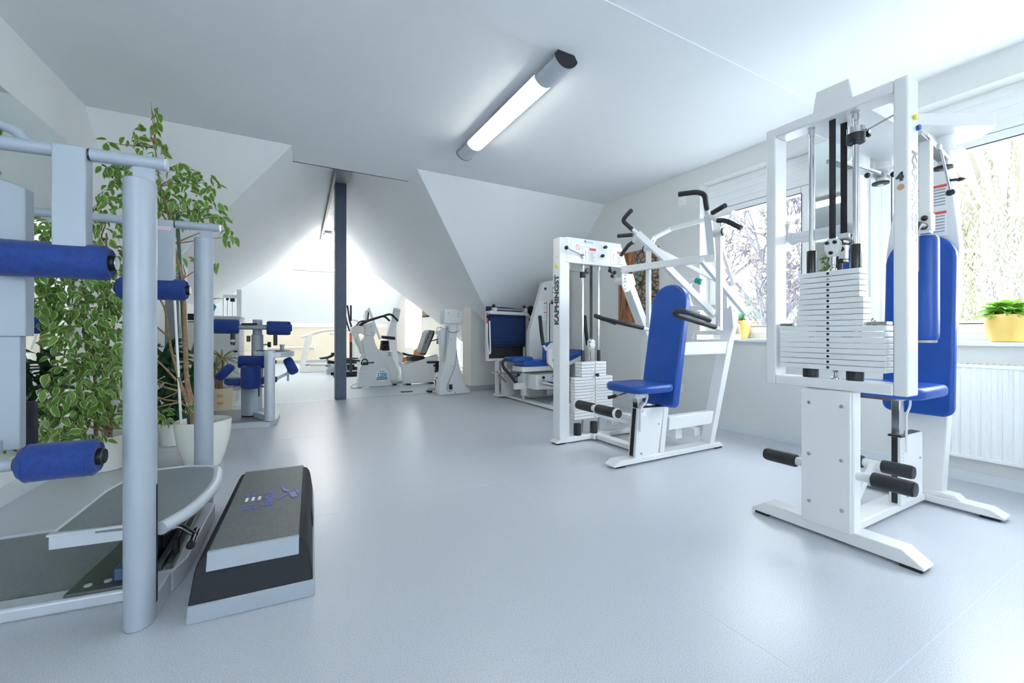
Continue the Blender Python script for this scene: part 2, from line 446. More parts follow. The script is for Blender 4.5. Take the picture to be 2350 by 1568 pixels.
# cross wing: near slope, flat top, far slope
ZT = ZR
yt = yr
struct(slab([(xrid(yr), yr, ZT), (3.04, cross_y(3.04, zwr), zcross(cross_y(3.04, zwr))), (4.1, cross_y(4.0, zwr), zcross(cross_y(4.0, zwr))), (4.1, yr, ZT)], .1).build('ceiling', M_slope, smooth=False))
struct(slab([(xrid(yr), yr, ZT), (-1.0, cross_y(-1.0, zwl), zcross(cross_y(-1.0, zwl))), (-2.6, yl9, zcross(yl9)), (-4.1, yl9 - .6, zcross(yl9) - .5), (-4.1, yr, ZT)], .1).build('ceiling', M_slope, smooth=False))
yf = 16.1 - (ZT - 1.33)
struct(MB().box(-4.1, yr, ZT, 4.1, yf, ZT + .1).build('ceiling', M_slope, smooth=False))
struct(slab([(-4.1, yf, ZT), (4.1, yf, ZT), (4.1, 16.1, 1.33), (-4.1, 16.1, 1.33)], .1).build('ceiling', M_slope, smooth=False))
# far knee wall in beige under a white ledge
struct(MB().box(-4.1, 16.0, 0, 4.1, 16.2, 1.20).build('wall_far', M_beige, smooth=False))
struct(MB().box(-4.1, 15.93, 1.20, 4.1, 16.2, 1.345).build('trim_4', M_wall, bevel=.01))
struct(MB().box(-4.1, 15.985, 0, 4.1, 16.0, .09).build('baseboard_far', M_gbase, smooth=False))
# walls
struct(MB().prism([(XL(-4.2), -4.2, 0), (XL(9.2), 9.2, 0), (XL(9.2) - .15, 9.2, 0), (XL(-4.2) - .15, -4.2, 0)], (0, 0, 3.0)).build('wall_left', M_wall, smooth=False))
struct(MB().box(-4.2, 9.2, 0, XL(9.2), 9.3, 2.0).build('wall_recess', M_wall, smooth=False))
struct(MB().box(-4.2, 9.2, 0, -4.1, 16.2, 4.2).build('wall_far_left', M_wall, smooth=False))
struct(MB().box(-2.2, -4.4, 0, 4.6, -4.2, 1.0).box(-2.2, -4.4, 2.4, 4.6, -4.2, 3.0).box(-2.2, -4.4, 1.0, -1.2, -4.2, 2.4).box(.9, -4.4, 1.0, 4.6, -4.2, 2.4).build('wall_behind', M_wall, smooth=False))
def rear_fill_window(x0, x1, z0, z1):  # unseen window, added to brighten the surfaces that face the camera
    r = thing('window_6', '', '', ((x0 + x1) / 2, -4.32, z0)); del r['label'], r['category']; r['kind'] = 'structure'
    f = MB(); y = -4.36
    for (a0, a1, c0, c1) in ((x0, x0 + .08, z0, z1), (x1 - .08, x1, z0, z1), (x0 + .08, x1 - .08, z0, z0 + .08), (x0 + .08, x1 - .08, z1 - .08, z1), ((x0 + x1) / 2 - .06, (x0 + x1) / 2 + .06, z0 + .08, z1 - .08)): f.box(a0, y, c0, a1, y + .07, c1)
    f.build('window_frame', M_frame, r)
    MB().box(x0 + .07, y + .03, z0 + .07, x1 - .07, y + .036, z1 - .07).build('pane', M_glass, r, smooth=False)
rear_fill_window(-1.2, .9, 1.0, 2.4)
struct(MB().prism([(2.98, yv, 0), (4.3, yv, 0), (4.3, yv, zmain(yv)), (xr, yv, zmain(yv)), (2.98, yv, zwr(2.98, yv))], (0, .39, 0)).build('wall_end', M_greywall, smooth=False))
struct(MB().box(2.972, yv + .004, 0, 2.98, 7.22, zwr(2.98, 7.22)).build('wall_jamb', M_cream, smooth=False))
struct(MB().box(3.02, yv - .012, 0, 4.1, yv, .085).box(2.965, yv - .012, 0, 3.02, yv, .085).box(2.955, yv - .012, 0, 2.972, 7.23, .085).build('baseboard_end', M_gbase, smooth=False))
# left skirting
struct(MB().prism([(XL(-4.2), -4.2, 0), (XL(9.2), 9.2, 0), (XL(9.2) + .014, 9.2, 0), (XL(-4.2) + .014, -4.2, 0)], (0, 0, .11)).build('baseboard_left', M_wbase, smooth=False))

# right wall (outside face X 4.43) with its window openings: (y0, y1)
WINS = [(2.0, 3.119), (-.55, 1.641), (-3.5, -2.4)]  # last opening is out of view, its width set for the light indoors
ZS, ZH = .915, 2.64
def wall_right():
    b = MB(); x0, x1 = 4.1, 4.43
    b.box(x0, -4.2, 0, x1, 7.3, ZS)
    b.box(x0, -4.2, ZH, x1, 7.3, 3.0)
    ys = [-4.2] + [v for w in sorted(WINS) for v in w] + [7.3]
    for i in range(0, len(ys), 2): b.box(x0, ys[i], ZS, x1, ys[i + 1], ZH)
    return b
struct(wall_right().build('wall_right', M_greywall, smooth=False))
struct(MB().box(4.088, -4.2, 0, 4.1, 6.83, .075).box(4.080, -4.2, 0, 4.1, 6.83, .028).build('baseboard_right', M_wbase, smooth=False))

def window(i, y0, y1):
    XF = 4.262
    r = thing('window_%d' % i, '', '', (XF, (y0 + y1) / 2, ZS)); del r['label'], r['category']; r['kind'] = 'structure'
    f = MB()
    fw = .095
    zt = 2.36
    f.box(XF, y0, ZS + .028, XF + .07, y0 + fw, zt); f.box(XF, y1 - fw, ZS + .028, XF + .07, y1, zt)
    f.box(XF, y0 + fw, ZS + .028, XF + .07, y1 - fw, ZS + .10); f.box(XF, y0 + fw, zt - .03, XF + .07, y1 - fw, zt)
    f.build('window_frame', M_frame, r, bevel=.006)
    s = MB(); q = fw - .012
    s.box(XF - .018, y0 + q, ZS + .085, XF + .05, y0 + q + .075, zt - .004); s.box(XF - .018, y1 - q - .075, ZS + .085, XF + .05, y1 - q, zt - .004)
    s.box(XF - .018, y0 + q + .075, ZS + .085, XF + .05, y1 - q - .075, ZS + .16); s.box(XF - .018, y0 + q + .075, zt - .075, XF + .05, y1 - q - .075, zt - .004)
    s.build('window_sash', M_frame, r, bevel=.006)
    g = MB(); g.box(XF + .012, y0 + q + .06, ZS + .14, XF + .018, y1 - q - .06, zt - .06); g.build('pane', M_glass, r, smooth=False)
    k = MB(); a0, a1, b0, b1 = y0 + q + .070, y1 - q - .070, ZS + .155, zt - .07
    for (p0, p1, t0, t1) in ((a0, a1, b1, b1 + .006), (a0, a1, b0 - .006, b0), (a0 - .006, a0, b0, b1), (a1, a1 + .006, b0, b1)):
        k.box(XF - .021, p0, t0, XF - .017, p1, t1)
    k.build('gasket', M_black, r, smooth=False)
    # roller shutter box above the sash with its shallow grooves
    h = MB(); h.box(XF - .02, y0, zt, XF + .16, y1, ZH)
    for z in (2.42, 2.50, 2.575): h.box(XF - .024, y0, z, XF - .02, y1, z + .055)
    h.build('shutter_box', M_frame, r, bevel=.002)
    return r
for i, (a, b) in enumerate(WINS): window(i + 1, a, b)
struct(MB().box(4.035, -4.0, ZS, 4.265, 3.135, ZS + .028).build('trim_5', M_sill, bevel=.004))
# far wing right wall with tall window and low glazing
b = MB()
for (y0, y1, z0, z1) in ((7.2, 9.45, 0, 2.6), (9.85, 12.74, 0, 3.6), (14.6, 16.2, 0, 3.6), (9.45, 9.85, 1.19, 2.6), (9.45, 9.85, 0, .12), (12.74, 14.6, 0, .52), (12.74, 14.6, 2.15, 3.6)):
    b.box(3.9, y0, z0, 4.1, y1, z1)
struct(b.build('wall_far_right', M_cream, smooth=False))
def far_window(n, y0, y1, z0, z1, mull):
    r = thing('window_%d' % n, '', '', (4.02, (y0 + y1) / 2, z0)); del r['label'], r['category']; r['kind'] = 'structure'
    f = MB(); x = 4.02
    for (a0, a1, c0, c1) in ((y0, y0 + .06, z0, z1), (y1 - .06, y1, z0, z1), (y0 + .06, y1 - .06, z0, z0 + .06), (y0 + .06, y1 - .06, z1 - .06, z1)): f.box(x, a0, c0, x + .06, a1, c1)
    if mull: f.box(x, (y0 + y1) / 2 - .05, z0 + .06, x + .06, (y0 + y1) / 2 + .05, z1 - .06)
    f.build('window_frame', M_frame, r)
    MB().box(x + .02, y0 + .05, z0 + .05, x + .026, y1 - .05, z1 - .05).build('pane', M_glass, r, smooth=False)
far_window(4, 12.74, 14.6, .52, 2.15, True)
far_window(5, 9.45, 9.85, .12, 1.19, False)

# blue-grey post and ridge beam
struct(MB().box(.784, 6.845, 0, .938, 6.998, 3.25).build('trim_6', M_post, bevel=.006))
rb = MB(); rb.prism([(xrid(5.13) - .085, 5.13, 3.25), (xrid(5.13) + .085, 5.13, 3.25), (xrid(yr) + .085, yr, 3.25), (xrid(yr) - .085, yr, 3.25)], (0, 0, .22))
struct(rb.build('trim_7', mat('grey_beam_paint', (.24, .27, .31), .4, noise=(9, .2)), smooth=False))
struct(MB().prism([(xrid(5.13) - .125, 5.13, 3.23), (xrid(5.13) - .09, 5.13, 3.23), (xrid(yr) - .09, yr, 3.23), (xrid(yr) - .125, yr, 3.23)], (0, 0, .03)).build('trim_8', M_post, smooth=False))

# ---------------------------------------------------------------- luminaires
def ceiling_lamp():
    # slim aluminium luminaire on the ceiling, glowing lens between two closed ends
    y0, y1, x = 2.26, 3.96, 1.655
    r = thing('ceiling_lamp', 'long lit fluorescent ceiling lamp with silver ends above the middle of the room', 'lamp', (x, (y0 + y1) / 2, CH))
    def arc(ya, yb, rr, zc, name, m, a0=200, a1=340, th=0):
        b = MB(); pts = []
        for k in range(13):
            t = radians(a0 + (a1 - a0) * k / 12); pts.append((x + rr * cos(t), ya, zc + rr * sin(t)))
        b.prism(pts, (0, yb - ya, 0)); return b.build(name, m, r)
    # housing back on the ceiling
    MB().prism([(x - .088, y0, CH - .042), (x - .06, y0, CH - .004), (x + .06, y0, CH - .004), (x + .088, y0, CH - .042)], (0, y1 - y0, 0)).build('housing', M_silver_l, r, bevel=.003)
    arc(y0 + .002, y0 + .26, .092, CH - .010, 'end_cover', M_silver_l)
    arc(y1 - .26, y1 - .002, .092, CH - .010, 'end_cover', M_silver_l)
    arc(y0 + .26, y1 - .26, .090, CH - .010, 'diffuser', M_tube)
    for y in (y0 - .004, y1 - .002):
        b = MB(); pts = [(x + .096 * cos(radians(a)), y, CH - .010 + .094 * sin(radians(a))) for a in range(196, 345, 12)]
        pts += [(x + .062, y, CH - .002), (x - .062, y, CH - .002)]
        b.prism(pts, (0, .006, 0)); b.build('end_plate', M_plastic, r)
    for sx in (-1, 1):
        MB().box(x + sx * .088 - .005, y0, CH - .048, x + sx * .088 + .005, y1, CH - .040).build('side_rail', M_steel, r)
ceiling_lamp()

def hanging_lamp(x0, x1, y, z, label):
    r = thing('hanging_lamp', label, 'lamp', ((x0 + x1) / 2, y, z))
    MB().box(x0, y - .06, z, x1, y + .06, z + .05).build('housing', M_steel, r, bevel=.004)
    MB().box(x0 + .03, y - .045, z + .05, x1 - .03, y + .045, z + .085).build('diffuser', M_tube2, r)
    for x in (x0 + .2, x1 - .2): MB().cyl((x, y, z + .05), (x, y, ZT), .004, 6).build('wire', M_steel, r)
hanging_lamp(.40, 1.45, 12.6, 2.66, 'dark uplighter bar hanging under the bright far ceiling beside the post')

def ridge_lamp():
    y = 10.6; x = xrid(y) - .02
    r = thing('ridge_lamp', 'glaring lamp at the far end of the grey ridge beam, left of the post top', 'lamp', (x, y, 3.23))
    MB().box(x - .07, y - .40, 3.20, x + .07, y + .40, 3.245).build('housing', M_steel, r, bevel=.004)
    MB().box(x - .055, y - .38, 3.165, x + .055, y + .38, 3.20).build('diffuser', M_tube3, r, bevel=.01)
ridge_lamp()

# ================================================================ white weight machines
def screw(parent, p, axis, r=.009, name='screw', m=None):
    MB().lathe([(r, 0), (r, .004), (r * .6, .005), (r * .55, .003), (0, .003)], p, axis, 14).build(name, m or M_steel, parent)
def foot_bar(parent, p, q, w, h, name='foot_bar', m=None):      # floor rail along p->q with both ends chamfered
    p, q = Vector(p), Vector(q); d = (q - p).normalized(); sd = d.cross(Vector((0, 0, 1))) * (w / 2); L = (q - p).length; c = h * 1.0
    prof = [(0, .014), (0, .024), (c, h), (L - c, h), (L, .024), (L, .014)]
    return MB().prism([p + d * a + Vector((0, 0, z)) - sd for a, z in prof], sd * 2).build(name, m or M_white, parent, bevel=.004)
def rubber_foot(parent, x0, y0, x1, y1): MB().box(x0, y0, 0, x1, y1, .016).build('rubber_foot', M_black, parent, bevel=.002)

def roller_pad(parent, p, q, r, m=None, name='foam_roller', cap=True, seg=24):
    p, q = Vector(p), Vector(q); d = (q - p); L = d.length
    o = MB().lathe([(r * .8, 0), (r * .96, L * .02), (r, L * .06), (r, L * .94), (r * .96, L * .98), (r * .8, L)], p, d, seg).build(name, m or M_black, parent)
    return o

# ---------------------------------------------------------------- machine by the right window (number 4)
def butterfly_machine():
    r = thing('butterfly_machine', 'large white fly machine numbered 4 with an open frame of stacked plates, right', 'gym machine', (2.8, 1.07, 0))
    foot_bar(r, (2.39, .715, 0), (2.39, 1.447, 0), .10, .075)
    foot_bar(r, (3.395, .705, 0), (3.395, 1.435, 0), .10, .055)
    for x in (2.345, 3.35):
        rubber_foot(r, x, .725, x + .085, .80); rubber_foot(r, x, 1.36, x + .085, 1.43)
    MB().box(2.44, 1.02, .018, 3.345, 1.12, .06).build('floor_rail', M_white, r, bevel=.004)
    MB().prism([(3.36, .875, .055), (3.36, .90, .08), (3.36, 1.06, .08), (3.36, 1.06, .055)], (.09, 0, 0)).build('gusset', M_white, r, bevel=.003)
    # column with its screwed cover
    MB().box(2.345, .962, .07, 2.412, 1.178, .726).build('column', M_white, r, bevel=.006)
    cv = MB().box(2.330, .972, .062, 2.345, 1.182, .722).build('cover_panel', M_white, r, bevel=.002)
    for y in (1.005, 1.145):
        for z in (.165, .40, .655): screw(cv, (2.330, y, z), (-1, 0, 0), .0085)
    # open rectangular frame
    b = MB(); x0, x1, t = 2.34, 2.448, .05
    b.box(x0, .768, .728, x1, .818, 2.098); b.box(x0, 1.316, .728, x1, 1.366, 2.098)
    b.box(x0, .818, .728, x1, 1.316, .778); b.box(x0, .818, 2.046, x1, 1.316, 2.098)
    fr = b.build('frame', M_white, r, bevel=.007, seg=3)
    text('4', .046, (2.3393, .806, 1.655), (0, -1, 0), (0, 0, 1), M_inkdk, r, 'number', bold=.0035)
    MB().lathe([(.013, 0), (.013, .0012), (0, .0012)], (2.34, .792, 1.625), (-1, 0, 0), 16).build('sticker', mat('tan_sticker', (.62, .36, .18), .5), r)
    text('KAPHINGST', .072, (2.382, .7675, 1.785), (0, 0, -1), (1, 0, 0), M_inkdk, r, 'lettering', bold=.002)
    for (x, z, m) in ((2.397, 1.925, M_yellow), (2.43, 1.888, M_bluebt)):
        MB().lathe([(.011, 0), (.0125, .006), (.012, .012), (0, .012)], (x, .768, z), (0, -1, 0), 18).build('plug', m, r)
    # guide rods, collars, sleeves
    for y in (.975, 1.165):
        MB().cyl((2.392, y, .80), (2.392, y, 2.046), .0122, 16).build('guide_rod', M_chrome, r)
        MB().lathe([(.015, 0), (.015, .035), (.0165, .036), (.0165, .046)], (2.392, y, 2.0), (0, 0, 1), 18).build('rod_collar', M_chrome, r)
        MB().lathe([(.021, 0), (.0215, .003), (.0215, .112), (.020, .115), (.012, .115)], (2.392, y, 1.304), (0, 0, 1), 18).build('rod_sleeve', M_plastic, r)
    st = MB().lathe([(.035, 0), (.037, .004), (.037, .040), (.0375, .042)], (2.392, .975, 1.895), (0, 0, 1), 22).build('stop_collar', M_black, r)
    MB().lathe([(.035, 0), (.035, .030), (.014, .031)], (2.392, .975, 1.937), (0, 0, 1), 22).build('ring', M_chrome, st)
    kb = MB(); pts = []
    for k in range(28):
        a = 2 * pi * k / 28; q = .027 * (1 + .16 * cos(7 * a)); pts.append((2.438, .968 + q * cos(a), 1.945 + q * sin(a)))
    kb.prism(pts, (.018, 0, 0)); kb.build('star_knob', M_plastic, st)
    MB().cyl((2.41, .975, 1.925), (2.432, .975, 1.925), .006, 10).build('stem', M_chrome, st)
    MB().cyl((2.425, .975, 1.945), (2.425, .818, 1.985), .004, 8).build('stay_rod', M_steel, r)
    # lifting straps and the shackle they pull
    MB().box(2.386, 1.055, 1.45, 2.389, 1.083, 2.085).build('strap', M_strap, r)
    MB().box(2.486, 1.050, 1.49, 2.489, 1.078, 2.085).build('strap', M_strap, r)
    sh = MB()
    for dx in (-.014, .010):
        sh.prism([(2.388 + dx, 1.035, 1.41), (2.388 + dx, 1.05, 1.375), (2.388 + dx, 1.085, 1.375), (2.388 + dx, 1.10, 1.41), (2.388 + dx, 1.10, 1.445), (2.388 + dx, 1.085, 1.462), (2.388 + dx, 1.05, 1.462), (2.388 + dx, 1.035, 1.445)], (.004, 0, 0))
    sk = sh.build('shackle', M_white, r, bevel=.002)
    for (y, z) in ((1.052, 1.442), (1.085, 1.442), (1.069, 1.392)): MB().cyl((2.366, y, z), (2.408, y, z), .0085, 12).build('bolt', M_plastic, sk)
    MB().lathe([(.016, 0), (.016, .012), (.008, .018), (.007, .03), (.0115, .032), (.0115, .075), (.006, .078), (.006, .10)], (2.392, 1.069, 1.304), (0, 0, 1), 14).build('turnbuckle', M_chrome, r)
    # second pulley carriage behind
    c2 = MB(); c2.box(2.478, 1.04, 1.475, 2.50, 1.088, 1.50); c2.box(2.47, 1.05, 1.37, 2.505, 1.08, 1.44)
    c2b = c2.build('pulley_block', M_white, r, bevel=.003)
    for z in (1.455, 1.42, 1.36): MB().cyl((2.46, 1.066, z), (2.515, 1.066, z), .012, 12).build('bolt', M_plastic, c2b)
    MB().tube([(2.52, 1.31, 1.525), (2.52, 1.02, 1.525)], .030, 20).build('cross_tube', M_white, r)
    MB().tube([(2.52, 1.37, 1.525), (2.52, 1.30, 1.525)], [.045, .031], 20).build('tube_socket', M_white, r)
    MB().prism([(2.45, 1.33, 1.46), (2.45, 1.30, 1.60), (2.45, 1.36, 1.60), (2.45, 1.36, 1.46)], (.07, 0, 0)).build('gusset', M_white, r)
    # weight plates: eight long, five medium, five short
    H = .0268
    proto = {}
    for i in range(18):
        hw = .224 if i < 8 else (.143 if i < 13 else .129)
        z = .821 + i * H
        if hw not in proto:
            b = MB(); b.box(2.345, 1.07 - hw, z + .0013, 2.424, 1.07 + hw, z + H - .0013)
            o = b.build('weight_plate', M_white, r, bevel=.0018); proto[hw] = (o, i)
        else:
            s0, i0 = proto[hw]; o = copy_part(s0, r, (0, 0, (i - i0) * H))
    # pin holes read as dark discs sunk in each plate
    for i in range(18):
        z = .821 + i * H + H / 2
        MB().lathe([(.0062, 0), (.0062, .0012), (.0045, .0014), (0, .0006)], (2.3452, 1.070, z), (-1, 0, 0), 12).build('pin_hole', M_plastic if i != 16 else M_steel, r)
    for y in (.975, 1.165): MB().lathe([(.033, 0), (.034, .003), (.034, .040), (.033, .043)], (2.385, y, .778), (0, 0, 1), 22).build('buffer', M_black, r)
    MB().lathe([(.020, 0), (.019, .006), (.010, .011), (.010, .016), (.006, .017), (.006, .03), (.012, .034), (.008, .043)], (2.385, 1.055, .778), (0, 0, 1), 16).build('pin_catch', M_steel, r)
    for y0, y1 in ((1.235, 1.30), (.845, .92)): MB().box(2.355, y0, 1.0365, 2.415, y1, 1.052).build('add_on_plate', M_steel, r, bevel=.002)
    # shin rollers on the column
    MB().cyl((2.375, .76, .335), (2.375, 1.38, .335), .021, 18).build('roller_axle', M_white, r)
    for (a, c) in ((.757, .905), (1.225, 1.383)): roller_pad(r, (2.375, a, .335), (2.375, c, .335), .0335)
    for a, s in ((.757, -1), (1.383, 1)): MB().lathe([(.030, 0), (.030, .004), (0, .005)], (2.375, a, .335), (0, s, 0), 20).build('end_cap', M_plastic, r)
    # movable roller on its lever
    MB().cyl((2.755, .89, .31), (2.755, 1.25, .31), .021, 18).build('roller_axle', M_white, r)
    for (a, c) in ((.885, 1.008), (1.088, 1.255)): roller_pad(r, (2.755, a, .31), (2.755, c, .31), .0335)
    MB().lathe([(.030, 0), (.030, .004), (0, .005)], (2.755, .885, .31), (0, -1, 0), 20).build('end_cap', M_plastic, r)
    MB().bar((2.75, 1.045, .31), (2.475, 1.035, .115), .022, .034).build('lever', M_white, r, bevel=.003)
    MB().prism([(2.45, 1.03, .06), (2.45, 1.03, .13), (2.50, 1.03, .13), (2.58, 1.03, .06)], (0, .06, 0)).build('gusset', M_white, r, bevel=.002)
    MB().lathe([(.012, 0), (.012, .008), (0, .008)], (2.49, 1.024, .118), (0, -1, 0), 14).build('pivot_bolt', M_steel, r)
    # seat post
    b = MB(); b.box(2.975, 1.005, .058, 3.26, 1.060, .435); b.build('seat_housing', M_white, r, bevel=.004)
    MB().box(2.985, 1.012, .432, 3.25, 1.054, .438).build('top_gasket', M_plastic, r)
    MB().box(2.9725, 1.020, .068, 2.9755, 1.046, .43).build('slot', M_plastic, r)
    for p in ((3.04, 1.005, .41), (3.22, 1.005, .29), (3.05, 1.005, .10)): screw(r, p, (0, -1, 0), .006)
    for k in range(11): MB().lathe([(.0022, 0), (.0022, .0008), (0, .0008)], (3.005, 1.005, .14 + k * .02), (0, -1, 0), 8).build('index_mark', M_plastic, r)
    MB().box(2.982, 1.012, .435, 3.035, 1.052, .66).build('seat_post', M_chrome, r, bevel=.004)
    MB().box(2.968, 1.0, .432, 3.05, 1.062, .442).build('post_collar', M_plastic, r, bevel=.002)
    MB().tube(fillet([(3.03, .985, .655), (3.03, .985, .60), (3.01, .995, .56), (3.01, .995, .35)], .02), .006, 8).build('height_lever', M_white, r)
    MB().box(2.80, .99, .648, 3.20, 1.15, .662).build('seat_board', M_board, r, bevel=.002)
    MB().box(2.94, .99, .635, 3.10, 1.12, .648).build('seat_bracket', M_white, r, bevel=.003)
    pts = [(2.80 + .0, y) for y in ()]
    sp = rrect(.42, .44, .09, 6)
    b = MB(); b.prism([(3.20 - y, 1.07 + x, .662) for x, y in sp], (0, 0, .062)); b.build('seat', M_blue, r, bevel=.022, seg=4)
    # back rest, leaning slightly away
    def L(x, z, d=0): return (3.335 + d + (z - .52) * .055, 1.062 + x, z)
    out = rrect(.325, 1.07, .05, 6, r_top=.155)
    pad = MB(); pad.prism([L(x, .52 + z) for x, z in out], (.055, 0, 0)); pad.build('backrest', M_blue, r, bevel=.016, seg=3)
    b = MB(); b.prism([(3.40, 1.178, .055), (3.40, .962, .055), (3.445, .90, 1.50), (3.47, .945, 1.915), (3.475, 1.0, 2.06), (3.475, 1.14, 2.06), (3.47, 1.195, 1.915), (3.445, 1.24, 1.5)], (.075, 0, 0)); b.build('back_column', M_white, r, bevel=.006)
    # instruction stickers on the column above the back rest
    for i, (z1, z0) in enumerate(((1.885, 1.73), (1.725, 1.575))):
        s = MB().box(3.438 + .01 + .01 * (1 - i), .955 + .0 * i, z0, 3.4485 + .01 + .01 * (1 - i), 1.12, z1).build('instruction_sticker', M_paper, r)
        s2 = MB().box(3.436 + .01 + .01 * (1 - i), .958, z1 - .018, 3.4495 + .01 * (1 - i), 1.117, z1 - .003).build('red_bar', M_red, s)
        for k in range(6):
            MB().box(3.436 + .01 + .01 * (1 - i), .965, z1 - .034 - k * .018, 3.4495 + .01 * (1 - i), 1.110 - (k % 3) * .02, z1 - .028 - k * .018).build('text_line', M_ink, s)
    # overhead hood, wings and pivots
    b = MB(); x0, x1 = 2.383, 3.50
    b.prism([(x0, .98, 2.098), (x0, 1.0, 2.214), (x0, 1.14, 2.214), (x0, 1.16, 2.098)], (x1 - x0, 0, 0)); b.build('hood', M_white, r, bevel=.005)
    MB().box(2.448, .94, 2.052, 3.48, 1.20, 2.098).build('hood_base', M_white, r, bevel=.004)
    for s in (-1, 1):
        px, py = 3.293, 1.07 + s * .142
        d = Vector((.874, s * .485, 0)); n = Vector((-s * .485, .874, 0)) * s
        P0 = Vector((px, py, 2.098))
        wing = [P0 + d * a + n * c for a, c in ((-.36, -.02), (-.30, .15), (.13, .15), (.165, .11), (.212, .0), (.13, -.12), (-.10, -.14))]
        MB().prism(wing, (0, 0, .068)).build('wing_cover', M_white, r, bevel=.005)
        MB().lathe([(.052, 0), (.052, .09)], (px, py, 2.008), (0, 0, 1), 28).build('pivot_housing', M_white, r)
        MB().lathe([(.035, -.012), (.088, -.006), (.09, 0), (.088, .005), (.035, .006)], (px, py, 2.006), (0, 0, 1), 32).build('cam_disc', M_frame, r)
        MB().lathe([(.024, 0), (.024, .07)], (px, py, 1.935), (0, 0, 1), 20).build('pivot_stub', M_white, r)
        MB().lathe([(.020, -.004), (.042, -.002), (.044, .003), (.043, .010), (.02, .011)], (px, py, 1.928), (0, 0, 1), 26).build('pivot_cap', M_black, r)
        MB().lathe([(.016, 0), (.016, .002), (0, .002)], (px, py, 1.9235), (0, 0, -1), 16).build('cap_screw', M_steel, r)
        # slide bar with scale, hanging arm, blue forearm roll
        ya = .872 if s < 0 else 1.235
        MB().bar((2.74, ya, 1.975), (3.36, py, 1.975), .050, .022).build('slide_bar', M_steel, r, bevel=.002)
        MB().bar((2.80, ya - .027 * 1, 1.977), (3.22, py - .0285, 1.977), .002, .014).build('scale_strip', M_paper, r)
        ax = 2.87 if s < 0 else 2.975
        MB().box(ax - .022, ya - .022, 1.50, ax + .022, ya + .022, 1.968).build('hanging_arm', M_white, r, bevel=.004)
        MB().box(ax - .027, ya - .027, 1.515, ax + .027, ya + .027, 1.60).build('arm_clamp', M_white, r, bevel=.003)
        MB().ball((ax - .034, ya - .004, 1.575), .014, 12, 8).build('clamp_knob', M_plastic, r)
        roller_pad(r, (ax, ya, .965), (ax, ya, 1.487), .050, M_blue, 'forearm_roll')
        MB().lathe([(.040, 0), (.042, .006), (.042, .012)], (ax, ya, .952), (0, 0, 1), 22).build('roll_cap', M_steel, r)
        hp = fillet([(ax - .01, ya, 1.535), (ax - .10, ya - s * .0, 1.535), (ax - .14, ya, 1.50), (ax - .14, ya, 1.30)], .05, 6)
        MB().tube(hp, .017, 12).build('hand_grip', M_black, r)
        # release lever with ball
        if s < 0:
            MB().cyl((2.95, ya - .03, 1.945), (3.12, ya - .02, 1.752), .0055, 10).build('release_lever', M_steel, r)
            MB().lathe([(.006, 0), (.014, .004), (.020, .014), (.020, .024), (.012, .030), (0, .031)], (3.115, ya - .02, 1.758), (.66, .04, -.75), 16).build('lever_ball', M_plastic, r)
            MB().box(2.93, ya - .035, 1.93, 2.965, ya - .02, 1.958).build('lever_hub', M_steel, r, bevel=.003)
            MB().lathe([(.004, 0), (.011, .018), (.011, .03), (.008, .034), (.008, .075)], (3.30, ya - .03, 1.845), (-.55, .5, -.03), 14).build('pull_pin', M_plastic, r)
        else:
            MB().ball((3.10, ya - .03, 1.945), .016, 12, 8).build('lever_ball', M_plastic, r)
            MB().ball((3.30, 1.15, 1.97), .018, 12, 8).build('lever_ball', M_plastic, r)
    return r
butterfly_machine()

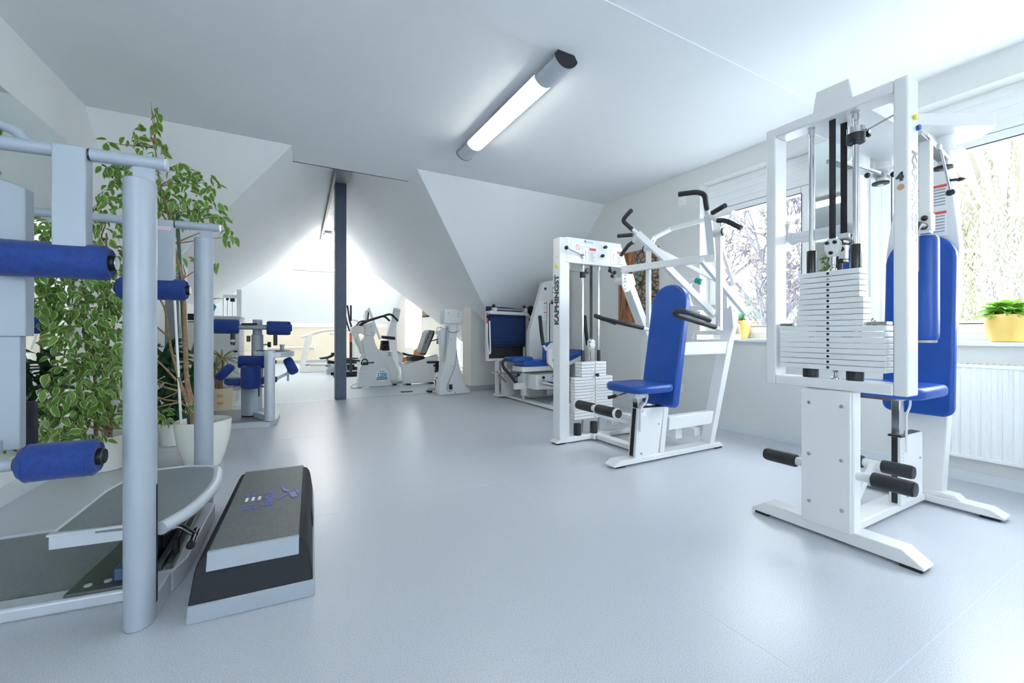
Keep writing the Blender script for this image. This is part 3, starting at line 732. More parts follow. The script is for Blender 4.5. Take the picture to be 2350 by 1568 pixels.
# ---------------------------------------------------------------- pull-down machine with a seat
def lat_machine():
    r = thing('pulldown_machine', 'white lettered pull-down machine with a blue seat and overhead horn handles in the middle right', 'gym machine', (2.8, 2.75, 0))
    M = 2.43
    foot_bar(r, (2.165, 2.42, 0), (3.43, 2.42, 0), .105, .055)
    foot_bar(r, (2.185, 3.178, 0), (2.75, 3.178, 0), .105, .062)
    for x, y in ((2.20, 2.375), (3.33, 2.375), (2.20, 3.132)): rubber_foot(r, x, y, x + .085, y + .09)
    MB().box(2.72, 3.13, .016, 3.33, 3.215, .055).build('floor_rail', M_white, r, bevel=.003)
    MB().box(2.61, 2.47, .016, 2.70, 3.13, .055).build('floor_rail', M_white, r, bevel=.003)
    MB().box(3.20, 2.49, .10, 3.28, 3.20, .165).build('floor_rail', M_white, r, bevel=.003)
    MB().box(3.20, 3.14, .055, 3.28, 3.20, .10).build('rail_block', M_white, r)
    MB().prism([(2.84, 3.14, .11), (2.84, 3.22, .11), (3.02, 3.22, .11), (3.02, 2.47, .11), (2.94, 2.47, .11), (2.94, 3.14, .11)], (0, 0, .11)).build('cross_beam', M_white, r, bevel=.004)
    MB().box(2.575, 3.085, .016, 2.615, 3.125, .062).build('joint_block', M_white, r, bevel=.003)
    screw(r, (2.60, 3.085, .04), (0, -1, 0), .010, m=M_chrome)
    # tower: upright, header box and raking strut
    MB().box(2.222, 3.13, .055, 2.300, 3.235, 1.862).build('upright', M_white, r, bevel=.005)
    MB().box(2.300, 3.14, .055, 2.336, 3.20, 1.64).build('side_rail', M_white, r, bevel=.003)
    b = MB(); b.prism([(2.2995, 3.131, 1.64), (2.2995, 3.131, 1.872), (2.948, 3.131, 1.872), (3.055, 3.131, 1.605), (3.005, 3.131, 1.59), (2.96, 3.131, 1.64)], (0, .103, 0)); b.build('header', M_white, r, bevel=.004)
    MB().bar((2.985, 3.18, 1.68), (3.36, 3.18, .95), .10, .075, (1, 0, 0)).build('raking_strut', M_white, r, bevel=.004)
    MB().bar((3.345, 3.18, 1.0), (3.345, 3.18, .05), .09, .07, (1, 0, 0)).build('strut_leg', M_white, r, bevel=.004)
    text('KAPHINGST', .090, (2.2215, 3.148, 1.075), (0, 0, 1), (0, 1, 0), M_inkdk, r, 'lettering', bold=.0045, sx=.93)
    MB().lathe([(.016, 0), (.017, .004), (.015, .010), (0, .011)], (2.222, 3.180, 1.605), (-1, 0, 0), 16).build('plug', M_yellow, r)
    MB().lathe([(.006, 0), (.006, .001), (0, .001)], (2.222, 3.17, 1.69), (-1, 0, 0), 10).build('sticker', M_orange, r)
    # instruction panel on the header
    Y = 3.130
    st = MB().box(2.352, Y - .001, 1.655, 2.905, Y, 1.822).build('instruction_panel', M_paper, r)
    text('K', .03, (2.50, Y - .0015, 1.840), (1, 0, 0), (0, 0, 1), M_inkdk, r, 'logo', bold=.001)
    MB().box(2.525, Y - .0012, 1.838, 2.60, Y, 1.856).build('logo', mat('pale_blue_print', (.45, .60, .72), .5), r)
    for (x, rr) in ((2.425, .026),):
        MB().lathe([(rr, 0), (rr, .001), (rr * .86, .0011), (rr * .86, .0005)], (x, Y - .001, 1.788), (0, -1, 0), 22, cap=False).build('prohibition_ring', M_red, st)
        MB().bar((x - .018, Y - .0018, 1.806), (x + .018, Y - .0018, 1.770), .001, .003).build('prohibition_bar', M_red, st)
    for x in (2.475, 2.815):
        MB().box(x + .085, Y - .002, 1.770, x + .16, Y - .001, 1.794).build('red_bar', M_red, st)
        for k in range(7): MB().box(x + .088, Y - .002, 1.752 - k * .014, x + .15 - (k % 3) * .012, Y - .001, 1.756 - k * .014).build('text_line', M_ink, st)
        for (a, c, e, f) in ((x, 1.66, x + .078, 1.662), (x, 1.80, x + .078, 1.802), (x, 1.66, x + .002, 1.80), (x + .076, 1.66, x + .078, 1.80)):
            MB().box(a, Y - .0018, c, e, Y - .001, f).build('outline', M_ink, st)
        MB().tube([(x + .03, Y - .002, 1.765), (x + .042, Y - .002, 1.745), (x + .035, Y - .002, 1.715), (x + .052, Y - .002, 1.69), (x + .03, Y - .002, 1.68)], .0015, 6).build('figure_drawing', M_red, st)
    for (x, z) in ((2.735, 1.815), (2.700, 1.730)):
        MB().lathe([(.010, 0), (.010, .012), (.015, .014), (.016, .03), (.013, .036), (0, .037)], (x, Y, z), (0, -1, 0), 16).build('knob', M_plastic, r)
    hb = MB().lathe([(.024, 0), (.024, .010), (.014, .014), (0, .015)], (2.475, Y, 1.710), (0, -1, 0), 18).build('crank_hub', M_chrome, r)
    MB().cyl((2.475, Y - .018, 1.71), (2.255, Y - .06, 1.755), .006, 10).build('crank_rod', M_chrome, hb)
    MB().ball((2.25, Y - .062, 1.757), .019, 14, 8).build('crank_ball', M_plastic, hb)
    # guide rods, strap, stop collar
    for x in (2.52, 2.712):
        MB().cyl((x, 3.18, .06), (x, 3.18, 1.64), .0105, 14).build('guide_rod', M_chrome, r)
        MB().lathe([(.0165, 0), (.0165, .105), (.011, .106)], (x, 3.18, .735), (0, 0, 1), 16).build('rod_sleeve', M_plastic, r)
        MB().lathe([(.016, 0), (.016, .03)], (x, 3.18, 1.61), (0, 0, 1), 16).build('rod_collar', M_chrome, r)
        MB().lathe([(.034, 0), (.036, .004), (.036, .10), (.034, .104)], (x - .085, 3.15, .062), (0, 0, 1), 20).build('buffer', M_black, r)
    MB().lathe([(.026, 0), (.027, .003), (.027, .05), (.024, .053)], (2.52, 3.18, 1.52), (0, 0, 1), 20).build('stop_collar', M_black, r)
    pts = []
    for k in range(28):
        a = 2 * pi * k / 28; q = .026 * (1 + .15 * cos(7 * a)); pts.append((2.565 + q * cos(a), 3.15, 1.585 + q * sin(a)))
    MB().prism(pts, (0, .02, 0)).build('star_knob', M_plastic, r)
    MB().cyl((2.336, 3.18, 1.575), (2.50, 3.18, 1.575), .005, 8).build('stay_rod', M_steel, r)
    MB().box(2.605, 3.178, .95, 2.635, 3.182, 1.64).build('strap', M_strap, r)
    sk = MB()
    for y in (3.155, 3.20): sk.prism([(2.59, y, .885), (2.605, y, .855), (2.635, y, .855), (2.65, y, .885), (2.645, y, .93), (2.62, y, .945), (2.595, y, .93)], (0, .004, 0))
    sk = sk.build('shackle', M_white, r, bevel=.002)
    for (x, z) in ((2.603, .92), (2.638, .92), (2.62, .872)): MB().cyl((x, 3.15, z), (x, 3.21, z), .008, 10).build('bolt', M_steel, sk)
    MB().lathe([(.016, 0), (.016, .012), (.008, .018), (.008, .05), (.012, .052), (.012, .09), (.006, .092), (.006, .125)], (2.62, 3.18, .735), (0, 0, 1), 14).build('turnbuckle', M_chrome, r)
    # weight plates (five short over fourteen long); yellow and dark dots down the front
    H = .0277; z0 = .206; n1, n2 = 14, 5
    proto = {}
    for i in range(n1 + n2):
        hw = .228 if i < n1 else .147; dz = z0 + i * H
        if hw not in proto:
            yb = 3.195 if i < n1 else 3.23
            ob = MB().box(2.616 - hw, 3.13, dz + .0015, 2.616 + hw, yb, dz + H - .0015).build('weight_plate', M_white, r, bevel=.0022); proto[hw] = (ob, i)
        else:
            s0, i0 = proto[hw]; copy_part(s0, r, (0, 0, (i - i0) * H))
        MB().lathe([(.0045, 0), (.0045, .0008), (0, .0008)], (2.585, 3.13, dz + H / 2), (0, -1, 0), 8).build('yellow_dot', M_yellow, r)
        MB().lathe([(.0055, 0), (.0055, .001), (.004, .0011), (0, .0004)], (2.628, 3.13, dz + H / 2), (0, -1, 0), 10).build('pin_hole', M_plastic, r)
    MB().lathe([(.008, 0), (.008, .018), (.016, .022), (.017, .034), (.011, .042), (0, .043)], (2.632, 3.13, z0 + n1 * H + .016), (0, -1, 0), 16).build('selector_pin', M_plastic, r)
    # knee roller held by a post on the joint block
    kx, kz = 2.052, .352
    kx, kz = 2.29, .40
    a, c = Vector((2.262, 2.93, .392)), Vector((2.262, 2.44, .392))
    MB().cyl(a, c, .028, 20).build('roller_axle', M_white, r)
    roller_pad(r, (2.262, 2.915, .392), (2.262, 2.715, .392), .039); roller_pad(r, (2.262, 2.665, .392), (2.262, 2.465, .392), .039)
    for y, s in ((2.935, 1), (2.44, -1)):
        MB().lathe([(.040, -.012), (.041, 0), (.041, .006), (.038, .010)], (2.262, y, .392), (0, s, 0), 22).build('roller_flange', M_white, r)
        MB().lathe([(.033, 0), (.033, .006), (0, .008)], (2.262, y + s * .010, .392), (0, s, 0), 20).build('end_cap', M_black, r)
    MB().tube(fillet([(2.262, 2.69, .392), (2.30, 2.69, .335), (2.42, 2.60, .30), (2.47, 2.44, .30)], .06), .018, 12).build('roller_arm', M_white, r)
    # seat housing
    b = MB(); b.prism([(2.391, 2.386, .05), (2.64, 2.386, .05), (2.705, 2.386, .417), (2.427, 2.386, .424)], (0, .075, 0)); b.build('seat_housing', M_white, r, bevel=.004)
    MB().bar((2.388, 2.424, .06), (2.424, 2.424, .42), .032, .006, (1, 0, 0)).build('slot', M_plastic, r)
    MB().prism([(2.432, 2.392, .417), (2.70, 2.392, .412), (2.70, 2.392, .420), (2.432, 2.392, .426)], (0, .06, 0)).build('top_gasket', M_plastic, r)
    for p in ((2.465, 2.386, .40), (2.645, 2.386, .285), (2.455, 2.386, .075)): screw(r, p, (0, -1, 0), .008)
    for k in range(9): MB().lathe([(.0025, 0), (.0025, .0008), (0, .0008)], (2.425, 2.386, .17 + k * .017), (0, -1, 0), 8).build('index_mark', M_plastic, r)
    MB().box(2.46, 2.385, .36, 2.51, 2.385 + .0008, .40).build('type_label', M_paper, r)
    MB().box(2.43, 2.396, .415, 2.485, 2.452, .515).build('seat_post', M_chrome, r, bevel=.004)
    MB().box(2.40, 2.385, .500, 2.53, 2.47, .548).build('seat_bracket', M_white, r, bevel=.003)
    MB().tube(fillet([(2.515, 2.376, .52), (2.50, 2.376, .47), (2.44, 2.376, .43), (2.437, 2.376, .25)], .03), .008, 8).build('height_lever', M_white, r)
    MB().cyl((2.44, 2.50, .535), (2.40, 2.60, .495), .006, 8).build('lever_rod', M_chrome, r)
    MB().cyl((2.40, 2.60, .497), (2.37, 2.66, .475), .014, 12).build('lever_grip', M_plastic, r)
    sp = rrect(.40, .42, .10, 6)
    b = MB(); b.prism([(2.70 - y, 2.44 + x, .552 + .0) for x, y in sp], (0, 0, .062)); b.build('seat', M_blue, r, bevel=.024, seg=4)
    # pillar behind the seat and leaning back rest
    MB().prism([(2.662, 2.388, .05), (2.712, 2.388, .05), (2.83, 2.388, .88), (2.77, 2.388, .88)], (0, .085, 0)).build('back_pillar', M_white, r, bevel=.004)
    out = rrect(.345, .99, .045, 6, r_top=.165)
    def B(x, z, d): return (2.665 + z * .163 + d, M + .005 + x, .425 + z * .985)
    pad = MB(); pts = [B(x, z, 0) for x, z in out]; pad.prism(pts, (.068, 0, -.012)); pad.build('backrest', M_blue, r, bevel=.016, seg=3)
    # spine
    b = MB(); b.prism([(3.255, 2.376, .05), (3.312, 2.376, .05), (3.638, 2.376, 1.09), (3.66, 2.376, 1.22), (3.585, 2.376, 1.26), (3.545, 2.376, 1.24), (3.575, 2.376, 1.05), (3.50, 2.376, .90)], (0, .10, 0)); b.build('spine', M_white, r, bevel=.004)
    MB().box(3.52, 2.40, 1.22, 3.675, 2.475, 1.425).build('spine_post', M_white, r, bevel=.004)
    MB().prism([(2.745, 2.372, .225), (3.272, 2.372, .225), (3.30, 2.372, .33), (2.76, 2.372, .33)], (0, .07, 0)).build('lower_beam', M_white, r, bevel=.004)
    MB().prism([(2.84, 2.372, .82), (3.46, 2.372, .82), (3.49, 2.372, .925), (2.86, 2.372, .925)], (0, .07, 0)).build('upper_beam', M_white, r, bevel=.004)
    MB().lathe([(.028, 0), (.042, .004), (.042, .018), (.036, .022), (0, .023)], (3.665, 2.40, 1.04), (.5, -.86, 0), 24).build('cover_disc', M_frame, r)
    MB().lathe([(.008, 0), (.008, .003), (0, .003)], (3.585, 2.376, 1.20), (0, -1, 0), 10).build('pivot_bolt', M_steel, r)
    MB().lathe([(.03, 0), (.03, .06)], (3.60, 2.40, 1.445), (0, 1, 0), 18).build('top_pivot', M_white, r)
    # front lever: cross tube, splayed arms and struts
    zc = 1.60
    MB().bar((2.865, 3.02, 1.60), (3.06, 2.18, 1.60), .052, .06).build('cross_tube', M_white, r, bevel=.004)
    MB().lathe([(.036, 0), (.036, .10)], (2.90, 3.13, 1.50), (0, -1, 0), 20).build('axle_housing', M_white, r)
    MB().lathe([(.026, 0), (.026, .035), (.02, .037)], (2.90, 3.03, 1.50), (0, -1, 0), 18).build('axle_end', M_white, r)
    MB().prism([(2.86, 3.0, 1.60), (2.84, 3.0, 1.54), (2.85, 3.0, 1.44), (2.88, 3.0, 1.385), (2.925, 3.0, 1.395), (3.02, 3.0, 1.47), (2.96, 3.0, 1.62)], (0, .012, 0)).build('index_plate', M_frame, r, bevel=.002)
    for k in range(5): MB().lathe([(.006, 0), (.006, .001), (0, .001)], (2.868 + .006 * abs(k - 2), 3.0, 1.545 - k * .032), (0, -1, 0), 10).build('index_hole', M_plastic, r)
    MB().lathe([(.010, 0), (.010, .02), (.017, .024), (.017, .05), (0, .054)], (2.93, 3.0, 1.575), (0, -1, 0), 14).build('index_pin', M_plastic, r)
    for p in ((2.80, 3.12, 1.60), (2.86, 3.12, 1.585), (2.83, 3.12, 1.55)): MB().ball(p, .020, 12, 8).build('clamp_knob', M_plastic, r)
    MB().bar((2.82, 3.16, 1.66), (2.84, 3.14, 1.58), .025, .02).build('clamp_arm', M_plastic, r)
    for s in (-1, 1):
        def S(x, w, z): return (x, M + s * w, z)
        MB().bar(S(3.075, .205, 1.615), S(2.815, .355, 1.888), .050, .055).build('lever_arm', M_white, r, bevel=.004)
        MB().bar(S(2.862, .18, 1.575) if 0 else S(2.98, .18, 1.59), S(3.59, .155, 1.185), .034, .06).build('lever_strut', M_white, r, bevel=.003)
        # hanging bar with U grip
        MB().lathe([(.030, 0), (.030, .075)], S(2.954, .312, 1.765), (0, s, 0), 20).build('bar_pivot', M_white, r)
        MB().lathe([(.033, 0), (.033, .010)], S(2.954, .388, 1.765), (0, s, 0), 20).build('bar_ring', M_plastic, r)
        MB().lathe([(.026, 0), (.024, .004), (0, .004)], S(2.954, .398, 1.765), (0, s, 0), 18).build('bar_cap', M_frame, r)
        MB().box(2.938, M + s * .352 - .020, 1.02, 2.970, M + s * .352 + .020, 1.745).build('hanging_bar', M_white, r, bevel=.003)
        MB().cyl(S(2.945, .35, 1.035), S(2.89, .358, 1.045), .0185, 14).build('grip_socket', M_white, r)
        u = fillet([S(2.90, .358, 1.045), S(2.44, .385, 1.125), S(2.385, .41, 1.150), S(2.43, .455, 1.150), S(2.66, .475, 1.095)], .055, 7)
        MB().tube(u, .0185, 14).build('u_grip', M_black, r)
        MB().cyl(S(2.655, .474, 1.096), S(2.672, .476, 1.092), .0195, 14).build('grip_cap', M_plastic, r)
        # horn handles at the arm tip
        t = S(2.815, .355, 1.888)
        MB().cyl(t, S(2.775, .372, 1.925), .018, 12).build('horn_socket', M_white, r)
        h1 = fillet([S(2.785, .37, 1.915), S(2.70, .415, 2.00), S(2.69, .36, 2.03), S(2.633, .245, 2.037)], .09, 8)
        MB().tube(h1, .0185, 14).build('horn_grip', M_black, r)
        MB().tube([S(2.81, .40, 1.885), S(2.757, .535, 1.895)], .0175, 14).build('side_grip', M_black, r)
        MB().cyl(S(2.815, .37, 1.865), S(2.84, .42, 1.828), .016, 12).build('lower_socket', M_white, r)
        MB().tube(fillet([S(2.84, .42, 1.828), S(2.84, .48, 1.815), S(2.852, .595, 1.735)], .04), .0175, 14).build('lower_grip', M_black, r)
        # rear bridge plate from hanging bar pivot to the back
        MB().bar(S(2.954, .345, 1.775), S(3.07, .385, 1.885), .016, .045, (1, 0, 0)).build('bridge_plate', M_white, r, bevel=.002)
        MB().bar(S(3.07, .385, 1.885), S(3.20, .30, 1.965), .016, .045, (1, 0, 0)).build('bridge_plate', M_white, r, bevel=.002)
        for q in (.3, .6): MB().lathe([(.012, 0), (.012, .006), (0, .007)], S(2.954 + .116 * q, .337 + .04 * q, 1.775 + .11 * q), (-.6, 0, .6), 10).build('bolt', M_steel, r)
        MB().bar(S(2.99, .31, 1.76), S(3.60, .04, 1.445), .026, .036).build('rear_link', M_white, r, bevel=.003)
    MB().bar((3.20, M - .31, 1.965), (3.20, M + .31, 1.965), .05, .03).build('bridge', M_white, r, bevel=.003)
    return r
lat_machine()

# ================================================================ left: trainer with two silver portals
def portal_trainer():
    r = thing('back_trainer', 'silver trainer with two tall columns, blue rolls and a half-round foot plate at left', 'gym machine', (-.40, 2.39, 0))
    F = Frame(-.405, 1.89, -.0599)
    def oval(b, cx, cy, rx, ry, z0, z1, n=32): b.prism([(cx + rx * cos(2 * pi * k / n), cy + ry * sin(2 * pi * k / n), z0) for k in range(n)], (0, 0, z1 - z0))
    def roll(p, q, rr, cap=M_steel, name='roll_pad'):
        P, Q = F(p), F(q); d = (Q - P); L = d.length
        o = MB().lathe([(rr * .62, .004), (rr * .80, 0), (rr * .95, .012), (rr * 1.0, .03), (rr * .985, L * .3), (rr * .985, L * .7), (rr, L - .03), (rr * .95, L - .012), (rr * .80, L), (rr * .62, L - .004)], P, d, 32).build(name, M_navy, r)
        for e, s in ((P, -1), (Q, 1)):
            u = d.normalized() * s
            MB().lathe([(rr * .985, -.018), (rr * 1.012, -.015), (rr * .985, -.012)], e, u, 32, cap=False).build('piping', M_navy, o)
            if cap:
                MB().lathe([(rr * .46, -.006), (rr * .46, .010), (rr * .40, .013)], e, u, 24).build('end_ring', M_plastic, o)
                MB().lathe([(rr * .39, .008), (rr * .39, .0145), (0, .015)], e, u, 24).build('end_cap', cap, o)
        return o
    for i, y in enumerate((0.0, 1.0)):
        b = MB(F); oval(b, -.005, y + .025, .044, .062, 0, 1.526); b.build('column', M_silver, r, bevel=.004)
        if i == 0: MB(F).box(.034, y + .022, .06, .0405, y + .034, .47).build('slot_strip', M_gdark, r)
        MB(F).box(-.022, y + .006, 1.52, .040, y + .018, 1.572).build('neck_plate', M_silver, r, bevel=.003)
        MB(F).tube([(-.128, y + .012, 1.590), (.068, y + .012, 1.590)], .0215, 22).build('top_tube', M_silver, r)
        MB(F).tube([(-.80, y + .012, 1.590), (-.216, y + .012, 1.590)], .0215, 22).build('top_tube', M_silver, r)
        MB(F).tube([(-.134, y + .012, 1.590), (-.127, y + .012, 1.590)], .0195, 22).build('joint_ring', M_plastic, r)
        MB(F).tube([(.066, y + .012, 1.590), (.074, y + .012, 1.590)], .0205, 22).build('tube_cap', M_silver_l, r)
        MB(F).box(-.217, y - .012, 1.20, -.134, y + .042, 1.606).build('centre_beam', M_silver, r, bevel=.004)
        roll((-.372, y + .022, 1.236), (-.080, y + .022, 1.236), .058)
    s = MB(F).box(-.206, .9872, 1.553, -.146, .988, 1.567).build('warning_sticker', M_paper, r)
    for k in range(2): MB(F).box(-.202, .9868, 1.556 + k * .005, -.15, .9872, 1.5585 + k * .005).build('text_line', M_red, s)
    # hanging arm with the shin roll
    MB(F).prism([(-.44, .085, .99), (-.315, .085, .99), (-.315, .085, 1.475), (-.44, .085, 1.52)], (0, .05, 0)).build('hanging_arm', M_silver, r, bevel=.003)
    MB(F).box(-.435, .092, .62, -.332, .128, .99).build('arm_slide', M_silver, r, bevel=.003)
    MB(F).tube(fillet([(-.315, .10, 1.628), (-.345, .10, 1.665), (-.42, .10, 1.685), (-.56, .10, 1.65), (-.62, .10, 1.55)], .07), .016, 14).build('arc_handle', M_silver, r)
    MB(F).tube([(-.52, -.035, .60), (-.26, -.035, .60)], .019, 18).build('roll_axle', M_silver, r)
    MB(F).ball((-.40, -.02, .592), .034, 16, 10).build('axle_knuckle', M_silver, r)
    MB(F).bar((-.40, -.02, .60), (-.39, .11, .64), .04, .04).build('axle_link', M_silver, r, bevel=.003)
    roll((-.272, -.035, .60), (-.092, -.035, .60), .058, M_gdark)
    MB(F).box(-.475, .42, .52, -.437, .46, .735).build('damper', M_gdark, r, bevel=.008)
    # base frame
    b = MB(); b.prism([(-1.30, 2.195, 0), (-.43, 2.075, 0), (-.43, 2.155, 0), (-1.30, 2.275, 0)], (0, 0, .048)); b.build('front_rail', M_silver_l, r, bevel=.010)
    b = MB(); b.prism([(-.366, 1.926, 0), (-.350, 2.070, 0), (-.405, 2.09, 0), (-.43, 1.97, 0)], (0, 0, .082)); b.build('side_rail', M_silver_l, r, bevel=.006)
    b = MB(); b.prism([(-.349, 2.074, 0), (-.315, 2.18, 0), (-.300, 2.45, 0), (-.285, 2.80, 0), (-.335, 2.85, 0), (-.36, 2.60, 0), (-.375, 2.20, 0), (-.404, 2.094, 0)], (0, 0, .082)); b.build('side_rail', M_silver_l, r, bevel=.006)
    MB().prism([(-1.30, 2.275, .012), (-.43, 2.155, .012), (-.36, 2.60, .012), (-.35, 2.88, .012), (-1.22, 2.93, .012)], (0, 0, .016)).build('floor_mat', M_mat, r)
    MB().prism([(-1.26, 2.93, 0), (-.42, 2.88, 0), (-.42, 2.925, 0), (-1.26, 2.975, 0)], (0, 0, .04)).build('back_rail', M_silver_l, r, bevel=.005)
    dp = MB().prism([(-.665, 2.115, .050), (-.41, 2.085, .050), (-.37, 2.72, .050), (-.58, 2.74, .050)], (0, 0, .010)).build('base_plate', M_dplate, r, bevel=.002)
    for p in ((-.61, 2.155, .06), (-.555, 2.16, .06)): MB().lathe([(.012, 0), (.012, .003), (.006, .004), (0, .003)], p, (0, 0, 1), 16).build('plate_screw', M_silver_l, dp)
    MB().prism([(-.535, 2.135, .062), (-.44, 2.12, .062), (-.40, 2.70, .062), (-.48, 2.71, .062)], (0, 0, .045)).build('carriage', M_bluedk, r, bevel=.006)
    for dx in (0, .035): MB().prism([(-.408 + dx, 2.10, .075), (-.385 + dx, 2.10, .075), (-.345 + dx * .6, 2.72, .10), (-.368 + dx * .6, 2.72, .10)], (0, 0, .028)).build('guide_channel', M_dplate, r, bevel=.003)
    MB().box(-.53, 2.22, .10, -.42, 2.56, .272).build('plate_support', M_bluedk, r, bevel=.01)
    # half-round foot plate
    pl = [(-.68, 2.085), (-.655, 2.53), (-.625, 2.66), (-.55, 2.80), (-.40, 2.792)]
    arc = fillet([(-.40, 2.80, 0), (-.268, 2.74, 0), (-.245, 2.42, 0), (-.30, 2.15, 0), (-.372, 2.01, 0)], .22, 8)
    arcp = [(p.x, p.y) for p in arc]
    out = pl + [(x - .012, y) for x, y in arcp[1:]]
    f = MB().prism([(x, y, .285) for x, y in out], (0, 0, .012)).build('foot_plate', M_mat, r)
    MB().tube([(x, y, .278) for x, y in arcp], .024, 16).build('plate_rim', M_silver_l, r)
    ed = [(-.38, 2.05, 0), (-.68, 2.085, 0)]
    MB().bar((-.688, 2.080, .275), (-.385, 2.035, .275), .012, .058).build('plate_apron', M_silver_l, r, bevel=.003)
    MB().bar((-.69, 2.072, .300), (-.385, 2.028, .300), .022, .008).build('apron_lip', M_silver_l, r, bevel=.002)
    MB().tube([(-.683, 2.09, .298), (-.657, 2.53, .298), (-.627, 2.66, .298), (-.552, 2.803, .298), (-.40, 2.797, .298)], .006, 8).build('plate_edge', M_silver_l, r)
    # height lever beside the plate
    MB().cyl((-.41, 2.23, .18), (-.36, 2.26, .20), .016, 14).build('lever_pivot', M_chrome, r)
    MB().tube(fillet([(-.385, 2.243, .185), (-.345, 2.23, .195), (-.285, 2.155, .175)], .03), .010, 12).build('lever_arm', M_steel, r)
    MB().tube([(-.288, 2.20, .180), (-.292, 2.08, .165)], .010, 14).build('lever_bar', M_chrome, r)
    MB().lathe([(.012, 0), (.015, .003), (.015, .018), (0, .020)], (-.292, 2.095, .167), (0, -1, -.12), 14).build('lever_tip', M_plastic, r)
    MB().cyl((-.352, 2.175, .11), (-.352, 2.175, .168), .013, 14).build('gas_strut', M_plastic, r)
    MB().cyl((-.405, 2.255, .11), (-.405, 2.255, .18), .010, 12).build('gas_strut', M_plastic, r)
    return r
portal_trainer()

# ================================================================ step platform
def step_platform():
    F = Frame(-.27, 1.812, -.067)
    r = thing('step_platform', 'black and grey aerobic step platform with violet raised lettering on the floor at left', 'step', tuple(F((.2, .54, 0))))
    def frustum(b, z0, r0, z1, r1):
        (a0, c0, a1, c1), (e0, g0, e1, g1) = r0, r1
        vs = [(a0, c0, z0), (a1, c0, z0), (a1, c1, z0), (a0, c1, z0), (e0, g0, z1), (e1, g0, z1), (e1, g1, z1), (e0, g1, z1)]
        b.add(vs, [(0, 3, 2, 1), (4, 5, 6, 7), (0, 1, 5, 4), (1, 2, 6, 5), (2, 3, 7, 6), (3, 0, 4, 7)])
    b = MB(F); frustum(b, 0, (0, 0, .403, 1.10), .062, (.005, .004, .398, 1.096)); b.build('base', M_steprim, r, bevel=.005)
    b = MB(F)
    ys = [(.006, .062), (.060, .212)]
    # body: swept cross-section with round shoulders, sloping ends
    prof = [(.006, .062), (.016, .150), (.022, .178), (.034, .198), (.052, .207), (.348, .207), (.366, .198), (.378, .178), (.385, .150), (.396, .062)]
    n = len(prof); vs = []; fs = []
    for end in (0, 1):
        for x, z in prof:
            t = (z - .062) / .15; y = .006 + .056 * t if not end else 1.094 - .056 * t
            vs.append((x, y, z))
    for i in range(n): j = (i + 1) % n; fs.append((i, j, n + j, n + i))
    fs.append(tuple(range(n - 1, -1, -1))); fs.append(tuple(range(n, 2 * n)))
    b.add(vs, fs); b.build('body', M_gdark, r, ang=50, bevel=.004)
    tp = MB(F); tp.box(.054, .070, .204, .346, 1.03, .2155); tp.build('tread_deck', M_tread, r, bevel=.003)
    for y0, y1, s in ((.070, .035, 1), (1.03, 1.065, -1)):
        MB(F).prism([(.052, y0, .2165), (.052, y0 - .014 * s, .2155), (.052, y1 - .002 * s, .155), (.052, y1 + .006 * s, .155), (.052, y0, .202)], (.295, 0, 0)).build('deck_apron', M_steprim, r, bevel=.003)
    xd, yd = F((0, 1, 0)) - F((0, 0, 0)), F((-1, 0, 0)) - F((0, 0, 0))
    L = lambda x, y: F((x, y, .2158))
    text('Reebok', .062, L(.225, .445), xd, yd, M_violet, r, 'lettering', ext=.002, bold=.002, sx=.98)
    text('ST', .085, L(.168, .420), xd, yd, M_violet, r, 'lettering', ext=.002, sx=.85)
    text('P', .085, L(.168, .592), xd, yd, M_violet, r, 'lettering', ext=.002, sx=.9)
    for k in range(3): MB(F).box(.110 + k * .026, .535, .2155, .121 + k * .026, .58, .2175).build('letter_bar', M_paper, r)
    lg = MB(F)
    for pts in ([(.240, .490), (.262, .52), (.318, .60), (.300, .575), (.272, .56)], [(.246, .70), (.262, .615), (.285, .585), (.292, .60)], [(.292, .565), (.305, .50), (.330, .505), (.316, .585)], [(.314, .592), (.333, .53), (.340, .585)]):
        lg.prism([(x, y, .2155) for x, y in pts], (0, 0, .003))
    lg.build('emblem', M_violet, r)
    MB(F).box(.397, .50, .02, .402, .62, .13).build('side_badge', M_steprim, r, bevel=.002)
    return r
step_platform()

# ================================================================ plants
R = random.Random(7)
def leaf_mesh(name, wd, rim, curl, n=5, mats=(M_leaf, M_leafrim)):
    vs = []; fs = []; mi = []
    rows = []
    for i in range(n + 1):
        t = i / n; w = wd * (sin(pi * min(1, t ** .75)) ** .85) if 0 < t < 1 else 0.004
        y = t; z = -curl * t * t
        xs = [-w, -w * (1 - rim), 0, w * (1 - rim), w]
        row = []
        for x in xs: vs.append((x, y, z + abs(x) * .35)); row.append(len(vs) - 1)
        rows.append(row)
    for i in range(n):
        for k in range(4):
            fs.append((rows[i][k], rows[i][k + 1], rows[i + 1][k + 1], rows[i + 1][k])); mi.append(1 if (k in (0, 3) and rim > 0) else 0)
    me = bpy.data.meshes.new(name); me.from_pydata(vs, [], fs)
    for m in mats: me.materials.append(m)
    me.polygons.foreach_set('material_index', mi); me.polygons.foreach_set('use_smooth', [True] * len(fs)); me.update()
    return me
def leaf_matrix(p, yaw, pitch, roll, s):
    return Matrix.Translation(p) @ Matrix.Rotation(yaw, 4, 'Z') @ Matrix.Rotation(pitch, 4, 'X') @ Matrix.Rotation(roll, 4, 'Y') @ Matrix.Scale(s, 4)
